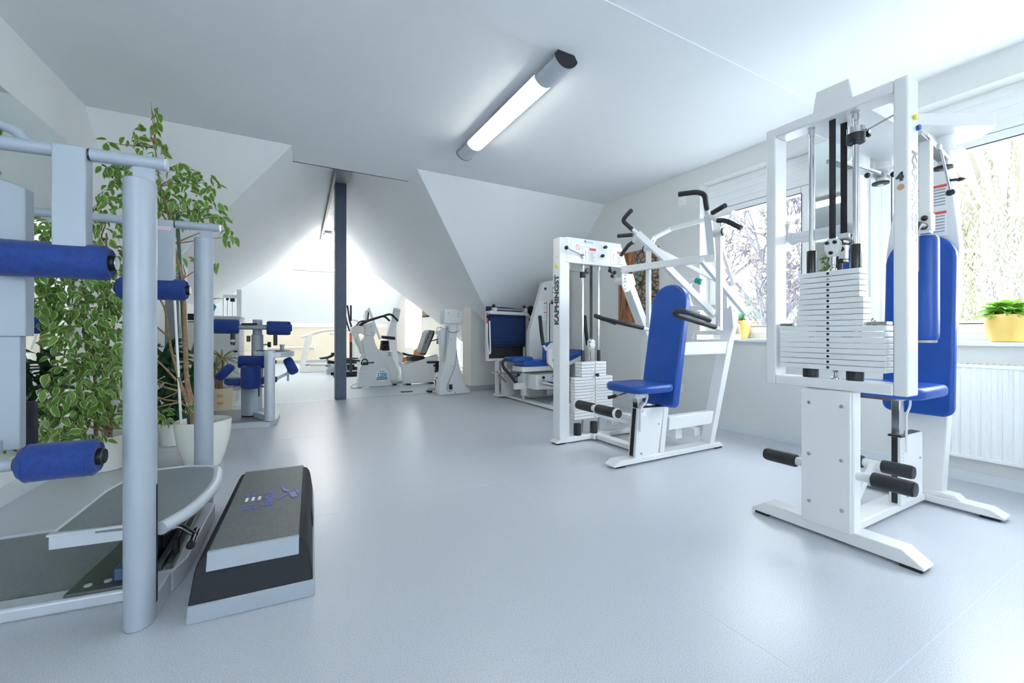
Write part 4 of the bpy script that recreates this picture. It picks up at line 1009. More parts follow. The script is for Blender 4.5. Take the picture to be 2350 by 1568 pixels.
def foliage(parent, blobs, count, size, mesh, mats, big=300, clampx=None, droop=(-1.55, .15), eye=Vector((0, 0, 1))):
    o0 = parent_loc(parent); tot = sum(b[3] ** 2 for b in blobs); items = []
    for (x, y, z, q) in blobs:
        for _ in range(max(4, int(count * q * q / tot))):
            while True:
                d = Vector((R.uniform(-1, 1), R.uniform(-1, 1), R.uniform(-1, 1)))
                if d.length < 1: break
            p = Vector((x, y, z)) + d * q * 1.05
            if clampx and p.x < clampx(p.y) + .085: p.x = clampx(p.y) + .085 + R.random() * .05
            if p.z < .10: p.z = .10 + R.random() * .1
            yaw = math.atan2(-d.x, d.y) + R.uniform(-2.0, 2.0)
            items.append((p, yaw, R.uniform(*droop), R.uniform(-1.1, 1.1), size * R.uniform(.65, 1.2)))
    items.sort(key=lambda t: (t[0] - eye).length / t[4])
    for (p, a, b, c, s) in items[:big]:
        o = bpy.data.objects.new('leaf', mesh); COL.objects.link(o); o.parent = parent
        o.matrix_local = leaf_matrix(p - o0, a, b, c, s)
    rest = items[big:]
    if rest:
        vs = []; fs = []; mi = []; base = [v.co.copy() for v in mesh.vertices]
        pf = [(tuple(q.vertices), q.material_index) for q in mesh.polygons]
        for (p, a, b, c, s) in rest:
            m = leaf_matrix(p - o0, a, b, c, s); k = len(vs); vs += [m @ v for v in base]
            for f, i in pf: fs.append([k + j for j in f]); mi.append(i)
        me = bpy.data.meshes.new('leaf_mass'); me.from_pydata(vs, [], fs)
        for m in mats: me.materials.append(m)
        me.polygons.foreach_set('material_index', mi); me.polygons.foreach_set('use_smooth', [True] * len(fs)); me.update()
        o = bpy.data.objects.new('leaf_mass', me); COL.objects.link(o); o.parent = parent; o['kind'] = 'stuff'
    return items
def wobble(a, b, n, amp):
    a, b = Vector(a), Vector(b); out = []
    for i in range(n + 1):
        t = i / n; p = a.lerp(b, t)
        if 0 < i < n: p += Vector((R.uniform(-1, 1), R.uniform(-1, 1), R.uniform(-.6, .6))) * amp
        out.append(p)
    return out
def branch(parent, a, b, r0, r1, name='branch', n=4, amp=.02, m=None, seg=7):
    pts = wobble(a, b, n, amp); return MB().tube(pts, [r0 + (r1 - r0) * i / n for i in range(n + 1)], seg).build(name, m or M_bark, parent)
def pot(parent, x, y, prof, soil_r, soil_z, m, z0=0.0, seg=40):
    MB().lathe(prof, (x, y, z0), (0, 0, 1), seg).build('pot', m, parent)
    MB().lathe([(soil_r, -.02), (soil_r, 0), (soil_r * .5, .006), (0, .008)], (x, y, z0 + soil_z), (0, 0, 1), seg).build('soil', M_soil, parent)

ME_ficus = leaf_mesh('ficus_leaf', .27, .22, .25)
ME_dark = leaf_mesh('dark_leaf', .20, 0, .35, mats=(M_leafdk, M_leafdk))
# tall thin ficus in the round white pot
def tall_ficus():
    px, py = -.475, 3.955
    r = thing('potted_ficus', 'tall thin variegated fig tree in a round white pot, reaching almost to the ceiling', 'plant', (px, py, 0))
    pot(r, px, py, [(.100, 0), (.113, .006), (.143, .09), (.165, .19), (.177, .29), (.180, .345), (.172, .347), (.166, .335), (.158, .30)], .158, .30, M_pot_w)
    def tb(pts, r0, r1, name='trunk'):
        n = len(pts); MB().tube(fillet(pts, .06, 3), [r0 + (r1 - r0) * i / (len(fillet(pts, .06, 3)) - 1) for i in range(len(fillet(pts, .06, 3)))], 10).build(name, M_bark, r)
    tb([(-.53, 3.93, .28), (-.576, 3.921, .695), (-.582, 3.924, 1.016), (-.602, 3.969, 1.406), (-.671, 4.03, 1.669), (-.70, 4.046, 1.898), (-.76, 4.079, 2.127), (-.788, 4.095, 2.388), (-.805, 4.105, 2.60), (-.817, 4.111, 2.74)], .017, .0012)
    tb([(-.50, 3.94, .28), (-.60, 3.90, .60), (-.664, 3.912, .889), (-.703, 3.933, 1.206), (-.80, 3.93, 1.35)], .013, .005)
    tb([(-.45, 3.95, .28), (-.545, 3.93, .52), (-.575, 3.93, .72)], .014, .008)
    for a, b in (((-.63, 3.90, .66), (-.86, 4.0, 1.0)), ((-.62, 3.90, .58), (-.88, 3.95, .74)), ((-.56, 3.92, .45), (-.80, 3.9, .60)), ((-.59, 3.92, .50), (-.86, 3.9, .45)), ((-.66, 3.91, .95), (-.84, 4.0, 1.14))):
        branch(r, a, b, .008, .003, amp=.025)
    blobs = [(-0.82, 4.11, 2.40, 0.10), (-0.81, 4.1, 2.56, 0.06), (-0.81, 4.1, 2.68, 0.05), (-0.96, 4.13, 2.19, 0.11), (-1.06, 4.13, 2.17, 0.06), (-0.61, 3.99, 2.18, 0.11), (-0.45, 3.91, 2.13, 0.08), (-0.55, 3.96, 1.98, 0.12), (-0.41, 3.91, 1.94, 0.09), (-0.34, 3.9, 1.83, 0.07), (-0.3, 3.88, 1.73, 0.04), (-0.72, 4.06, 2.06, 0.11), (-1.07, 4.14, 2.39, 0.03), (-0.92, 4.11, 2.45, 0.05), (-0.76, 4.08, 1.93, 0.09), (-0.61, 4.11, 1.56, 0.05), (-0.4, 3.99, 1.54, 0.03), (-0.56, 3.85, 0.48, 0.05), (-1.0, 4.16, 2.04, 0.1), (-0.86, 4.11, 2.15, 0.08), (-0.63, 4.01, 1.87, 0.07), (-.72, 3.9, .42, .07), (-.86, 3.9, .46, .09), (-.86, 3.92, .68, .07)]
    for (x, y, z, q) in blobs:
        src = min([(-.671, 4.03, 1.669), (-.70, 4.046, 1.898), (-.76, 4.079, 2.10), (-.788, 4.095, 2.388), (-.602, 3.969, 1.406), (-.576, 3.921, .60)], key=lambda s: (Vector(s) - Vector((x, y, z))).length + (.3 if s[2] > z else 0))
        branch(r, src, (x, y, z), .0055, .0018, 'branch', 3, .015, seg=6)
    foliage(r, blobs, 470, .074, ME_ficus, (M_leaf, M_leafrim), clampx=XL)
    MB().cyl((-.60, 3.90, .28), (-.65, 3.904, 1.452), .0085, 10).build('white_stake', M_paper, r)
    MB().cyl((-.566, 3.976, .28), (-.648, 4.018, 1.97), .011, 10).build('green_stake', M_green, r)
tall_ficus()
def bushy_ficus():
    px, py = -1.10, 4.21
    r = thing('potted_ficus', 'broad bushy variegated fig in a low white pot against the mirror at far left', 'plant', (px, py, 0))
    pot(r, px, py, [(.10, 0), (.112, .004), (.122, .12), (.128, .24), (.130, .25), (.122, .25), (.118, .22)], .118, .21, M_pot_w)
    blobs = [(-1.23, 3.94, 1.6, 0.2), (-1.08, 4.03, 1.51, 0.17), (-1.26, 3.78, 1.4, 0.17), (-1.13, 3.83, 1.24, 0.24), (-1.22, 3.75, 1.18, 0.15), (-1.06, 4.02, 1.08, 0.19), (-1.12, 3.85, 0.96, 0.2), (-1.08, 3.9, 0.75, 0.2), (-1.16, 3.87, 0.62, 0.19), (-1.09, 4.03, 0.53, 0.19), (-1.20, 3.78, 0.47, 0.15), (-1.12, 3.97, 0.38, 0.17), (-1.25, 3.72, 1.61, 0.12), (-1.05, 4.01, 1.81, 0.14), (-1.09, 4.03, 1.92, 0.08), (-1.01, 3.99, 1.32, 0.14), (-1.0, 3.98, 0.83, 0.12)]
    for dx, dy, top in ((0, 0, (-1.05, 4.05, 1.7)), (.03, -.02, (-1.02, 4.02, 1.2)), (-.04, -.03, (-1.15, 3.95, 1.4))):
        branch(r, (px + dx, py + dy, .2), top, .013, .005, 'trunk', 6, .03, seg=8)
    for (x, y, z, q) in blobs: branch(r, (-1.06 + R.uniform(-.04, .04), 4.09, max(.25, z - q * 1.2)), (x, y, z), .006, .002, 'branch', 3, .02, seg=6)
    foliage(r, blobs, 1500, .072, ME_ficus, (M_leaf, M_leafrim), clampx=XL)
bushy_ficus()
def dark_plant():
    px, py = -.80, 4.84
    r = thing('potted_shrub', 'dark green large-leaved plant low behind the round white pot', 'plant', (px, py, 0))
    pot(r, px, py, [(.09, 0), (.10, .005), (.115, .19), (.118, .2), (.11, .2), (.105, .18)], .105, .17, M_pot_w)
    blobs = [(-0.86, 4.94, 0.78, 0.17), (-0.72, 4.86, 0.86, 0.13), (-0.8, 4.84, 0.47, 0.14), (-0.89, 4.84, 0.34, 0.12), (-0.76, 4.88, 0.62, 0.13), (-0.91, 4.85, 0.55, 0.12), (-0.7, 4.85, 0.36, 0.1)]
    for (x, y, z, q) in blobs: branch(r, (px + R.uniform(-.02, .02), py, .17), (x, y, z), .007, .003, 'stem', 4, .02, M_green, 6)
    foliage(r, blobs, 150, .17, ME_dark, (M_leafdk, M_leafdk), droop=(-1.2, .3))
dark_plant()

def palm(px, py):
    r = thing('potted_palm', 'small spiky palm in a cream pot with butterfly prints beside the grey cabinet', 'plant', (px, py, 0))
    pot(r, px, py, [(.125, 0), (.14, .005), (.175, .27), (.18, .295), (.168, .295), (.163, .26)], .163, .26, M_pot_c)
    for i, (dx, top) in enumerate(((-.05, .52), (.03, .66), (.0, .45))): branch(r, (px + dx * .5, py, .25), (px + dx, py, top), .022, .014, 'trunk', 4, .008, seg=8)
    me = leaf_mesh('palm_leaf', .035, 0, .9, 6, (M_leafpl, M_leafpl))
    o0 = parent_loc(r)
    for k in range(60):
        a = R.uniform(0, 2 * pi); o = bpy.data.objects.new('leaf', me); COL.objects.link(o); o.parent = r
        tp = Vector((px + .02, py, .64)) if k % 3 else Vector((px - .05, py, .52))
        o.matrix_local = leaf_matrix(tp - o0, a, R.uniform(.2, 1.2), 0, R.uniform(.22, .36))
    for z, m2 in ((.20, M_leafhs), (.105, M_orange)):
        n = Vector((.09, -.99, 0)).normalized(); c0 = Vector((px, py, z)) + n * (.142 + z * .128)
        b = MB(); sd = Vector((n.y, -n.x, 0)) * -1
        for s in (-1, 1):
            b.prism([c0, c0 + sd * .028 * s + Vector((0, 0, .026)), c0 + sd * .036 * s + Vector((0, 0, .006)), c0 + sd * .02 * s - Vector((0, 0, .016))], n * .003)
        b.build('printed_butterfly', M_orange, r)
        MB().prism([c0 - sd * .004 + Vector((0, 0, -.014)), c0 + sd * .004 + Vector((0, 0, -.014)), c0 + sd * .003 + Vector((0, 0, .02)), c0 - sd * .003 + Vector((0, 0, .02))], n * .004).build('printed_butterfly', m2, r)
palm(-.63, 6.70)

def yellow_pot(px, py, z0, rr, h, label):
    r = thing('potted_plant', label, 'plant', (px, py, z0))
    pot(r, px, py, [(rr * .62, 0), (rr * .70, .003), (rr * .86, h * .35), (rr * .97, h * .75), (rr, h * .97), (rr * .99, h), (rr * .92, h), (rr * .88, h * .86)], rr * .88, h * .86, M_pot_y, z0)
    return r
def hosta():
    px, py, z0 = 4.165, .86, ZS + .028
    r = yellow_pot(px, py, z0, .118, .178, 'yellow pot of bright green broad leaves on the sill beside the right picture edge')
    me = leaf_mesh('hosta_leaf', .24, .18, .5, 6, (M_leafhs, mat('pale_leaf_rim', (.55, .68, .22), .4)))
    o0 = parent_loc(r)
    for k in range(170):
        a = R.uniform(0, 2 * pi); d = R.uniform(0, .075); o = bpy.data.objects.new('leaf', me); COL.objects.link(o); o.parent = r
        p = Vector((px + d * cos(a), py + d * sin(a), z0 + .165 + R.uniform(0, .03) + (.075 - d) * .5))
        o.matrix_local = leaf_matrix(p - o0, a - pi / 2 + R.uniform(-.4, .4), R.uniform(-.1, 1.25) * (1 - d * 5) , R.uniform(-.4, .4), R.uniform(.06, .115))
hosta()
def spider_plant():
    px, py, z0 = 4.17, 2.70, ZS + .028
    r = yellow_pot(px, py, z0, .10, .185, 'yellow pot with long arching thin leaves on the sill behind the pull-down machine')
    o0 = parent_loc(r)
    def blade(pts, w):
        b = MB(); n = len(pts); vs = []; fs = []
        for i, p in enumerate(pts):
            p = Vector(p); ww = w * (1 - (i / (n - 1)) ** 2 * .95)
            vs += [p + Vector((-.3, -1, 0)).normalized() * ww, p + Vector((0, 0, -.2 * ww)), p + Vector((.3, 1, 0)).normalized() * ww]
        for i in range(n - 1):
            for k in range(2): fs.append((i * 3 + k, i * 3 + k + 1, i * 3 + k + 4, i * 3 + k + 3))
        b.add(vs, fs); return b.build('blade_leaf', M_leafsp, r)
    c = Vector((px - .01, py - .02, z0 + .17))
    for tip, up in (((-.02, -.20, .36), .16), ((.0, -.12, .24), .14), ((-.04, -.30, -.06), .14), ((-.05, .10, .10), .12), ((-.05, -.10, .12), .10), ((-.04, -.20, .04), .12), ((.0, .05, .2), .1), ((-.05, .16, .02), .1), ((-.06, -.04, .15), .1), ((.02, -.15, .16), .12)):
        t = Vector(tip); pts = [c + t * q + Vector((0, 0, up * sin(pi * q) * (1.0 if tip[2] < .15 else .35))) for q in [i / 8 for i in range(9)]]
        blade(pts, .011)
    for k in range(6): MB().ball(c + Vector((R.uniform(-.05, .02), R.uniform(-.05, .03), R.uniform(0, .03))), .012, 8, 6).build('dry_leaf', M_bark, r)
spider_plant()
def succulent():
    px, py, z0 = 4.15, 1.56, ZS + .028
    r = thing('potted_succulent', 'tiny reddish succulent in a small pot on the sill behind the stacked plates', 'plant', (px, py, z0))
    pot(r, px, py, [(.035, 0), (.05, .07), (.05, .075), (.045, .075), (.043, .06)], .043, .06, M_pot_w, z0)
    for dx, dy, h in ((.0, .03, .12), (.0, -.0, .08), (0, .01, .10)):
        st = MB().tube([(px, py, z0 + .06), (px + dx, py + dy, z0 + .06 + h)], [.006, .003], 7).build('stem', M_bark, r)
        for k in range(6): MB().ball((px + dx * k / 6 + .006 * (-1) ** k, py + dy * k / 6 + .009 * (-1) ** k, z0 + .06 + h * (k + .5) / 6), .008, 8, 5).build('fleshy_leaf', M_leafpl, st)
succulent()

# ================================================================ mirrors, wall fittings
def mirror_left():
    u = Vector((TL, 1, 0)).normalized(); n = Vector((u.y, -u.x, 0))
    a, b = Vector((XL(-2.5), -2.5, .26)), Vector((XL(4.38), 4.38, .26))
    r = thing('wall_mirror', 'large frameless mirror covering the left wall behind the bushy fig', 'mirror', tuple((a + b) / 2))
    for i in range(3):
        p, q = a.lerp(b, i / 3), a.lerp(b, (i + 1) / 3) - u * .003
        MB().prism([p + n * .001, q + n * .001, q + n * .001 + Vector((0, 0, 2.165)), p + n * .001 + Vector((0, 0, 2.165))], n * .006).build('mirror_panel', M_mirror, r, smooth=False)
mirror_left()
def mirror_pier():
    r = thing('pier_mirror', 'tall narrow mirror on the wall pier between the two windows', 'mirror', (4.1, 1.82, .96))
    MB().box(4.092, 1.675, .97, 4.0985, 1.962, 2.622).build('mirror_panel', M_mirror, r, smooth=False)
    b = MB(); 
    for (y0, y1, z0, z1) in ((1.668, 1.675, .963, 2.629), (1.962, 1.969, .963, 2.629), (1.675, 1.962, .963, .97), (1.675, 1.962, 2.622, 2.629)): b.box(4.088, y0, z0, 4.0995, y1, z1)
    b.build('mirror_edge', M_frame, r)
mirror_pier()
def poster():
    r = thing('wall_print', 'unframed print of orange tree bark with a yellow feather on the right wall', 'picture', (4.09, 4.03, 1.6))
    MB().box(4.078, 4.07, 1.135, 4.099, 4.375, 2.065).build('print_half', M_print, r)
    MB().box(4.078, 3.69, 1.135, 4.099, 4.07, 2.065).build('print_half', M_print2, r)
    b = MB(); pts = []
    for k in range(13):
        t = k / 12; pts.append((4.0775, 4.075 - .050 * sin(pi * t) ** .7 - .03 * t, 1.20 + .36 * t))
    for k in range(12, -1, -1):
        t = k / 12; pts.append((4.0775, 4.085 + .028 * sin(pi * t) ** .8 - .03 * t, 1.20 + .36 * t))
    b.prism(pts, (-.0008, 0, 0)); b.build('yellow_feather', M_yellow, r)
    MB().prism([(4.0775, 4.0, 1.70), (4.0775, 4.02, 1.70), (4.0775, 4.01, 1.97), (4.0775, 3.997, 1.97)], (-.0008, 0, 0)).build('blue_feather', M_teaktxt, r)
poster()
def switch(y, z, w, h, name, label, cat, socket):
    r = thing(name, label, cat, (4.1, y, z))
    MB().box(4.091, y - w / 2, z - h / 2, 4.0995, y + w / 2, z + h / 2).build('cover_plate', M_frame, r, bevel=.003)
    if socket:
        MB().lathe([(.024, 0), (.023, .002), (.020, .002), (.019, -.001), (0, -.001)], (4.0915, y, z), (-1, 0, 0), 24).build('socket_well', M_frame, r)
        for dy in (-.0095, .0095): MB().lathe([(.0032, 0), (.0032, .001), (0, .001)], (4.0925, y + dy, z), (-1, 0, 0), 10).build('pin_hole', M_plastic, r)
    else: MB().lathe([(.006, 0), (.006, .002), (0, .002)], (4.091, y, z), (-1, 0, 0), 12).build('screw', M_steel, r)
switch(3.352, 2.517, .10, .10, 'wall_box', 'small square white cover plate high on the right wall beside the window', 'wall fitting', False)
switch(3.375, .365, .09, .09, 'wall_socket', 'white wall socket low on the right wall behind the pull-down machine seat', 'socket', True)
def radiator():
    y0, y1, z0, z1 = -.55, 1.33, .165, .80
    r = thing('radiator', 'white ribbed panel radiator under the right window', 'radiator', (4.05, (y0 + y1) / 2, z0))
    pts = []; n = 40; p = (y1 - y0) / n
    for i in range(n):
        y = y0 + i * p
        pts += [(4.018, y + .0 * p, z0), (4.018, y + .30 * p, z0), (4.006, y + .45 * p, z0), (4.006, y + .85 * p, z0)]
    pts.append((4.018, y1, z0)); pts += [(4.03, y1, z0), (4.03, y0, z0)]
    MB().prism([(x, y, z0 + .03) for x, y, _ in pts], (0, 0, z1 - z0 - .06)).build('ribbed_panel', M_frame, r, smooth=False)
    MB().box(4.004, y0, z1 - .030, 4.032, y1, z1 - .004).box(4.004, y0, z0 + .004, 4.032, y1, z0 + .03).build('header_rail', M_frame, r, bevel=.006)
    MB().box(4.032, y0 + .02, z0 + .02, 4.094, y1 - .02, z1 - .02).build('rear_body', M_frame, r, bevel=.004)
    g = MB()
    for i in range(60): g.box(4.034, y0 + .03 + i * (y1 - y0 - .06) / 60, z1 - .018, 4.09, y0 + .03 + i * (y1 - y0 - .06) / 60 + .012, z1)
    g.build('top_grille', M_frame, r, kind='stuff')
    for y in (y0 - .008, y1): MB().box(4.006, y, z0 + .01, 4.092, y + .008, z1 - .003).build('side_cover', M_frame, r, bevel=.003)
    for y in (y0 + .2, y1 - .2): MB().box(4.093, y - .02, z0 + .1, 4.0995, y + .02, z1 - .1).build('wall_bracket', M_frame, r)
radiator()

# ================================================================ white frame with green grips on the right wall
def curl_machine():
    r = thing('wall_frame', 'white wall-mounted tube frame with a curved arm and green grips behind the pull-down machine', 'gym machine', (3.95, 2.8, 1.25))
    for y, z in ((2.66, 1.26), (2.97, 1.26), (2.66, .96), (2.97, .96)): MB().box(3.83, y - .02, z - .03, 4.098, y + .02, z + .03).build('wall_bracket', M_white, r, bevel=.003)
    MB().box(3.78, 2.60, 1.235, 3.84, 3.02, 1.285).build('upper_beam', M_white, r, bevel=.004)
    MB().box(3.78, 2.60, .985, 3.84, 3.00, 1.025).build('middle_beam', M_white, r, bevel=.004)
    MB().box(3.78, 2.60, .905, 3.84, 3.02, .935).build('lower_beam', M_white, r, bevel=.004)
    MB().box(3.785, 2.60, .935, 3.835, 2.64, 1.235).build('side_link', M_white, r, bevel=.003)
    MB().bar((3.81, 2.985, 1.01), (3.81, 3.025, .92), .05, .04, (1, 0, 0)).build('side_link', M_white, r, bevel=.003)
    MB().tube(fillet([(3.81, 3.00, 1.26), (3.81, 3.065, 1.40), (3.81, 3.01, 1.552), (3.81, 2.925, 1.548)], .08, 6), .026, 14).build('curved_arm', M_white, r)
    g = MB().tube([(3.81, 2.94, 1.548), (3.81, 2.875, 1.522)], .031, 16).build('grip', M_teal, r)
    MB().cyl((3.81, 2.877, 1.523), (3.81, 2.866, 1.519), .022, 14).build('grip_cap', M_steel, g)
    MB().cyl((3.79, 2.66, 1.175), (3.77, 2.64, 1.155), .022, 12).build('grip', M_teal, r)
    MB().tube(fillet([(3.79, 2.66, 1.18), (3.79, 2.74, 1.165), (3.80, 2.84, 1.25)], .03), .022, 12).build('grip_arm', M_white, r)
curl_machine()

# ================================================================ leg press and its tower behind
def leg_press():
    r = thing('leg_press', 'white leg press with a blue lying pad and raked plate tower near the end wall', 'gym machine', (3.35, 5.4, 0))
    foot_bar(r, (3.155, 6.20, 0), (3.155, 4.36, 0), .075, .045)
    foot_bar(r, (3.86, 6.20, 0), (3.86, 4.36, 0), .075, .045)
    for y in (5.58, 4.70): MB().box(3.19, y, .005, 3.83, y + .07, .045).build('cross_rail', M_white, r, bevel=.003)
    MB().bar((3.25, 4.75, .03), (3.80, 5.35, .03), .06, .03).build('diagonal_rail', M_white, r)
    # foot board: frame with black board
    Y = 5.95
    b = MB(); b.prism([(2.84, Y, .570), (3.545, Y, .560), (3.545, Y, 1.322), (2.84, Y, 1.340)], (0, .04, 0)); b.build('board_frame', M_white, r, bevel=.005)
    MB().box(2.89, Y - .006, .608, 3.495, Y, 1.235).build('foot_board', M_black, r)
    MB().box(3.02, Y + .005, .03, 3.07, Y + .055, .57).build('board_leg', M_white, r, bevel=.003)
    MB().box(3.13, Y + .005, .03, 3.21, Y + .055, .57).build('board_leg', M_white, r, bevel=.003)
    MB().box(3.00, 5.86, .02, 3.24, 6.03, .05).build('leg_foot', M_white, r)
    for k in range(4): screw(r, (3.01 + k * .15, Y - .001, .585), (0, -1, 0), .005, m=M_plastic)
    # towel rail on the board with knob, ball and belts
    MB().cyl((2.85, Y - .10, 1.317), (3.53, Y - .10, 1.303), .028, 18).build('head_rail', M_white, r)
    MB().cyl((2.93, Y - .125, 1.370), (3.46, Y - .125, 1.359), .016, 14).build('chrome_rail', M_chrome, r)
    for x in (2.93, 3.47):
        MB().box(x - .028, Y - .145, 1.326, x + .028, Y - .06, 1.392).build('rail_clamp', M_white, r, bevel=.004)
        MB().ball((x - .024, Y - .13, 1.416), .028, 12, 8).build('clamp_knob', M_plastic, r)
    MB().lathe([(.03, 0), (.07, .01), (.08, .047), (.066, .08), (.03, .095), (0, .095)], (3.57, Y - .06, 1.36), (.3, -1, .05), 22).build('shoulder_ball', M_gdark, r)
    MB().ball((3.59, Y - .08, 1.213), .026, 12, 8).build('clamp_knob', M_plastic, r)
    MB().ball((2.825, Y - .10, 1.255), .028, 12, 8).build('clamp_knob', M_plastic, r)
    MB().tube(fillet([(2.845, Y - .07, 1.34), (2.82, Y - .07, 1.227), (2.826, Y - .07, .887), (2.854, Y - .07, .68), (2.88, Y - .07, .70), (2.864, Y - .07, 1.19)], .05), .013, 8).build('hanging_belt', M_white, r)
    MB().tube([(2.82, Y - .08, 1.312), (2.818, Y - .08, 1.15)], .015, 8).build('red_strap', M_red, r)
    # studded massage tray
    tr = MB().prism([(2.87, 5.60, .385), (3.42, 5.60, .40), (3.42, 5.86, .41), (2.87, 5.86, .395)], (0, 0, .02)).build('studded_tray', M_steel, r)
    st = MB().ball((0, 0, 0), .014, 8, 6).build('stud', M_ivory, tr)
    st.location = Vector((2.90, 5.62, .425))
    for i in range(9):
        for j in range(4):
            if i or j: copy_part(st, tr, (i * .061 + (j % 2) * .03, j * .065, .0015 * i))
    MB().bar((2.92, 5.7, .385), (3.08, 5.75, .25), .03, .02).build('tray_bracket', M_steel, r)
    # carriage pedestal, rails and sliding block
    MB().prism([(3.10, 5.80, .045), (3.27, 5.80, .045), (3.25, 5.80, .385), (3.06, 5.80, .385)], (0, .09, 0)).build('pedestal', M_white, r, bevel=.004)
    MB().lathe([(.05, 0), (.05, .04), (.035, .05), (0, .05)], (3.30, 5.78, .21), (0, -1, 0), 16).build('pulley', M_plastic, r)
    for x, z in ((3.25, .315), (3.62, .33)): MB().cyl((x - .02, 5.90, z), (x + .01, 4.40, z), .034, 20).build('guide_rail', M_chrome, r)
    MB().box(3.16, 5.02, .21, 3.72, 5.42, .42).build('slide_block', M_white, r, bevel=.006)
    MB().box(3.12, 5.32, .19, 3.24, 5.46, .38).build('lever_box', M_white, r, bevel=.005)
    for p in ((3.17, 5.30, .31), (3.13, 5.30, .24), (3.22, 5.30, .26), (3.28, 5.01, .38), (3.46, 5.01, .39), (3.05, 5.32, .40)): MB().ball(p, .022, 12, 8).build('clamp_knob', M_plastic, r)
    MB().box(3.10, 5.28, .10, 3.165, 5.34, .42).build('lever_post', M_white, r, bevel=.003)
    MB().cyl((3.132, 5.31, .0), (3.132, 5.31, .12), .022, 14).build('index_rod', M_steel, r)
    MB().cyl((3.132, 5.31, .42), (3.132, 5.31, .50), .022, 14).build('index_rod', M_steel, r)
    MB().tube(fillet([(2.985, 5.28, .30), (2.92, 5.29, .39), (2.80, 5.32, .53), (2.80, 5.33, .60), (2.85, 5.34, .625)], .05), .022, 12).build('side_grip', M_black, r)
    MB().box(2.97, 5.27, .20, 3.13, 5.33, .29).build('grip_bracket', M_white, r, bevel=.004)
    MB().box(3.50, 4.72, .14, 3.60, 5.00, .19).build('scale_bar', M_steel, r)
    # lying pad in two pieces, raised head end
    MB().prism([(3.02, 5.10, .53), (3.60, 5.10, .53), (3.60, 5.42, .53), (3.02, 5.42, .53)], (0, 0, .085)).build('lying_pad', M_blue, r, bevel=.02, seg=3)
    hd = MB().prism([(2.86 + .36 * a, 5.12 + .34 * c, .60) for a, c in ((0, .2), (.12, .05), (.5, 0), (.95, .1), (1, .5), (.95, .9), (.5, 1), (.12, .95), (0, .8))], (0, 0, .065)).build('foot_pad', M_blue, r, bevel=.02, seg=3)
    MB().box(3.00, 5.12, .46, 3.58, 5.40, .53).build('pad_frame', M_white, r, bevel=.004)
    MB().prism([(3.60, 5.0, .55), (4.0, 5.0, .70), (4.0, 5.0, .76), (3.60, 5.0, .62)], (0, .36, 0)).build('back_pad', M_blue, r, bevel=.016, seg=3)
    MB().prism([(3.58, 5.02, .48), (3.98, 5.02, .62), (3.98, 5.02, .68), (3.58, 5.02, .54)], (0, .3, 0)).build('pad_frame', M_white, r, bevel=.004)
    # hip guard plate with blue edge
    MB().prism([(3.30, 5.05, .615), (3.55, 5.05, .615), (3.55, 5.05, .80), (3.50, 5.05, .86), (3.42, 5.05, .885), (3.34, 5.05, .86), (3.30, 5.05, .80)], (0, .03, 0)).build('hip_pad', M_blue, r, bevel=.012)
    MB().prism([(3.35, 5.035, .635), (3.535, 5.035, .635), (3.535, 5.035, .80), (3.48, 5.035, .865), (3.42, 5.035, .865), (3.35, 5.035, .80)], (0, .012, 0)).build('hip_plate', M_white, r, bevel=.003)
    # shoulder stirrups with black grips
    for (x, y) in ((3.13, 4.80), (3.60, 4.45)):
        MB().tube(fillet([(x - .045, y, 1.235), (x - .02, y, 1.00), (x + .01, y, .84)], .1), .024, 12).build('stirrup_grip', M_black, r)
        MB().tube([(x + .005, y, .85), (x + .07, y + .02, .775)], .018, 10).build('stirrup_tube', M_white, r)
    MB().prism([(3.21, 4.78, .79), (3.27, 4.78, .79), (3.28, 4.78, .62), (3.36, 4.78, .54), (3.46, 4.78, .54), (3.46, 4.78, .47), (3.33, 4.78, .47), (3.21, 4.78, .60)], (0, .05, 0)).build('stirrup_arm', M_white, r, bevel=.004)
    MB().prism([(3.71, 4.43, .79), (3.65, 4.43, .79), (3.64, 4.43, .62), (3.56, 4.43, .56), (3.46, 4.43, .56), (3.46, 4.43, .49), (3.60, 4.43, .49), (3.71, 4.43, .60)], (0, .05, 0)).build('stirrup_arm', M_white, r, bevel=.004)
    # plate tower with raked left edge
    Y = 5.46
    b = MB(); b.prism([(3.31, Y, .045), (3.33, Y, 1.035), (3.57, Y, 1.78), (4.06, Y, 1.88), (4.06, Y, 1.63), (3.58, Y, 1.47), (3.51, Y, 1.02), (3.48, Y, .045)], (0, .09, 0)); b.build('tower_side', M_white, r, bevel=.005)
    MB().box(3.99, Y, .045, 4.07, Y + .09, 1.70).build('tower_upright', M_white, r, bevel=.005)
    MB().box(3.49, Y + .06, .045, 3.99, Y + .085, 1.54).build('tower_back', M_white, r)
    for x, m, z0 in ((3.66, M_white, .56), (3.84, M_chrome, .06), (3.96, M_strap, .83)):
        MB().cyl((x + .02, Y + .03, z0), (x + .02, Y + .03, 1.51), .013 if m != M_white else .032, 12).build('guide_rod', m, r)
    MB().box(3.676, Y - .004, .58, 3.690, Y + .01, 1.47).build('slot', M_plastic, r)
    H = .031; p0 = None
    for i in range(16):
        if p0 is None: p0 = MB().box(3.62, Y - .02, .055, 4.03, Y + .05, .055 + H - .003).build('weight_plate', M_white, r, bevel=.002)
        else: copy_part(p0, r, (0, 0, i * H))
    for i in range(16):
        for x in (3.745, 3.805): MB().lathe([(.007, 0), (.007, .001), (0, .001)], (x, Y - .02, .070 + i * H), (0, -1, 0), 8).build('pin_hole', M_plastic, r)
    MB().lathe([(.020, 0), (.020, .010), (0, .012)], (3.605, Y, 1.68), (0, -1, 0), 16).build('plug', M_bluebt, r)
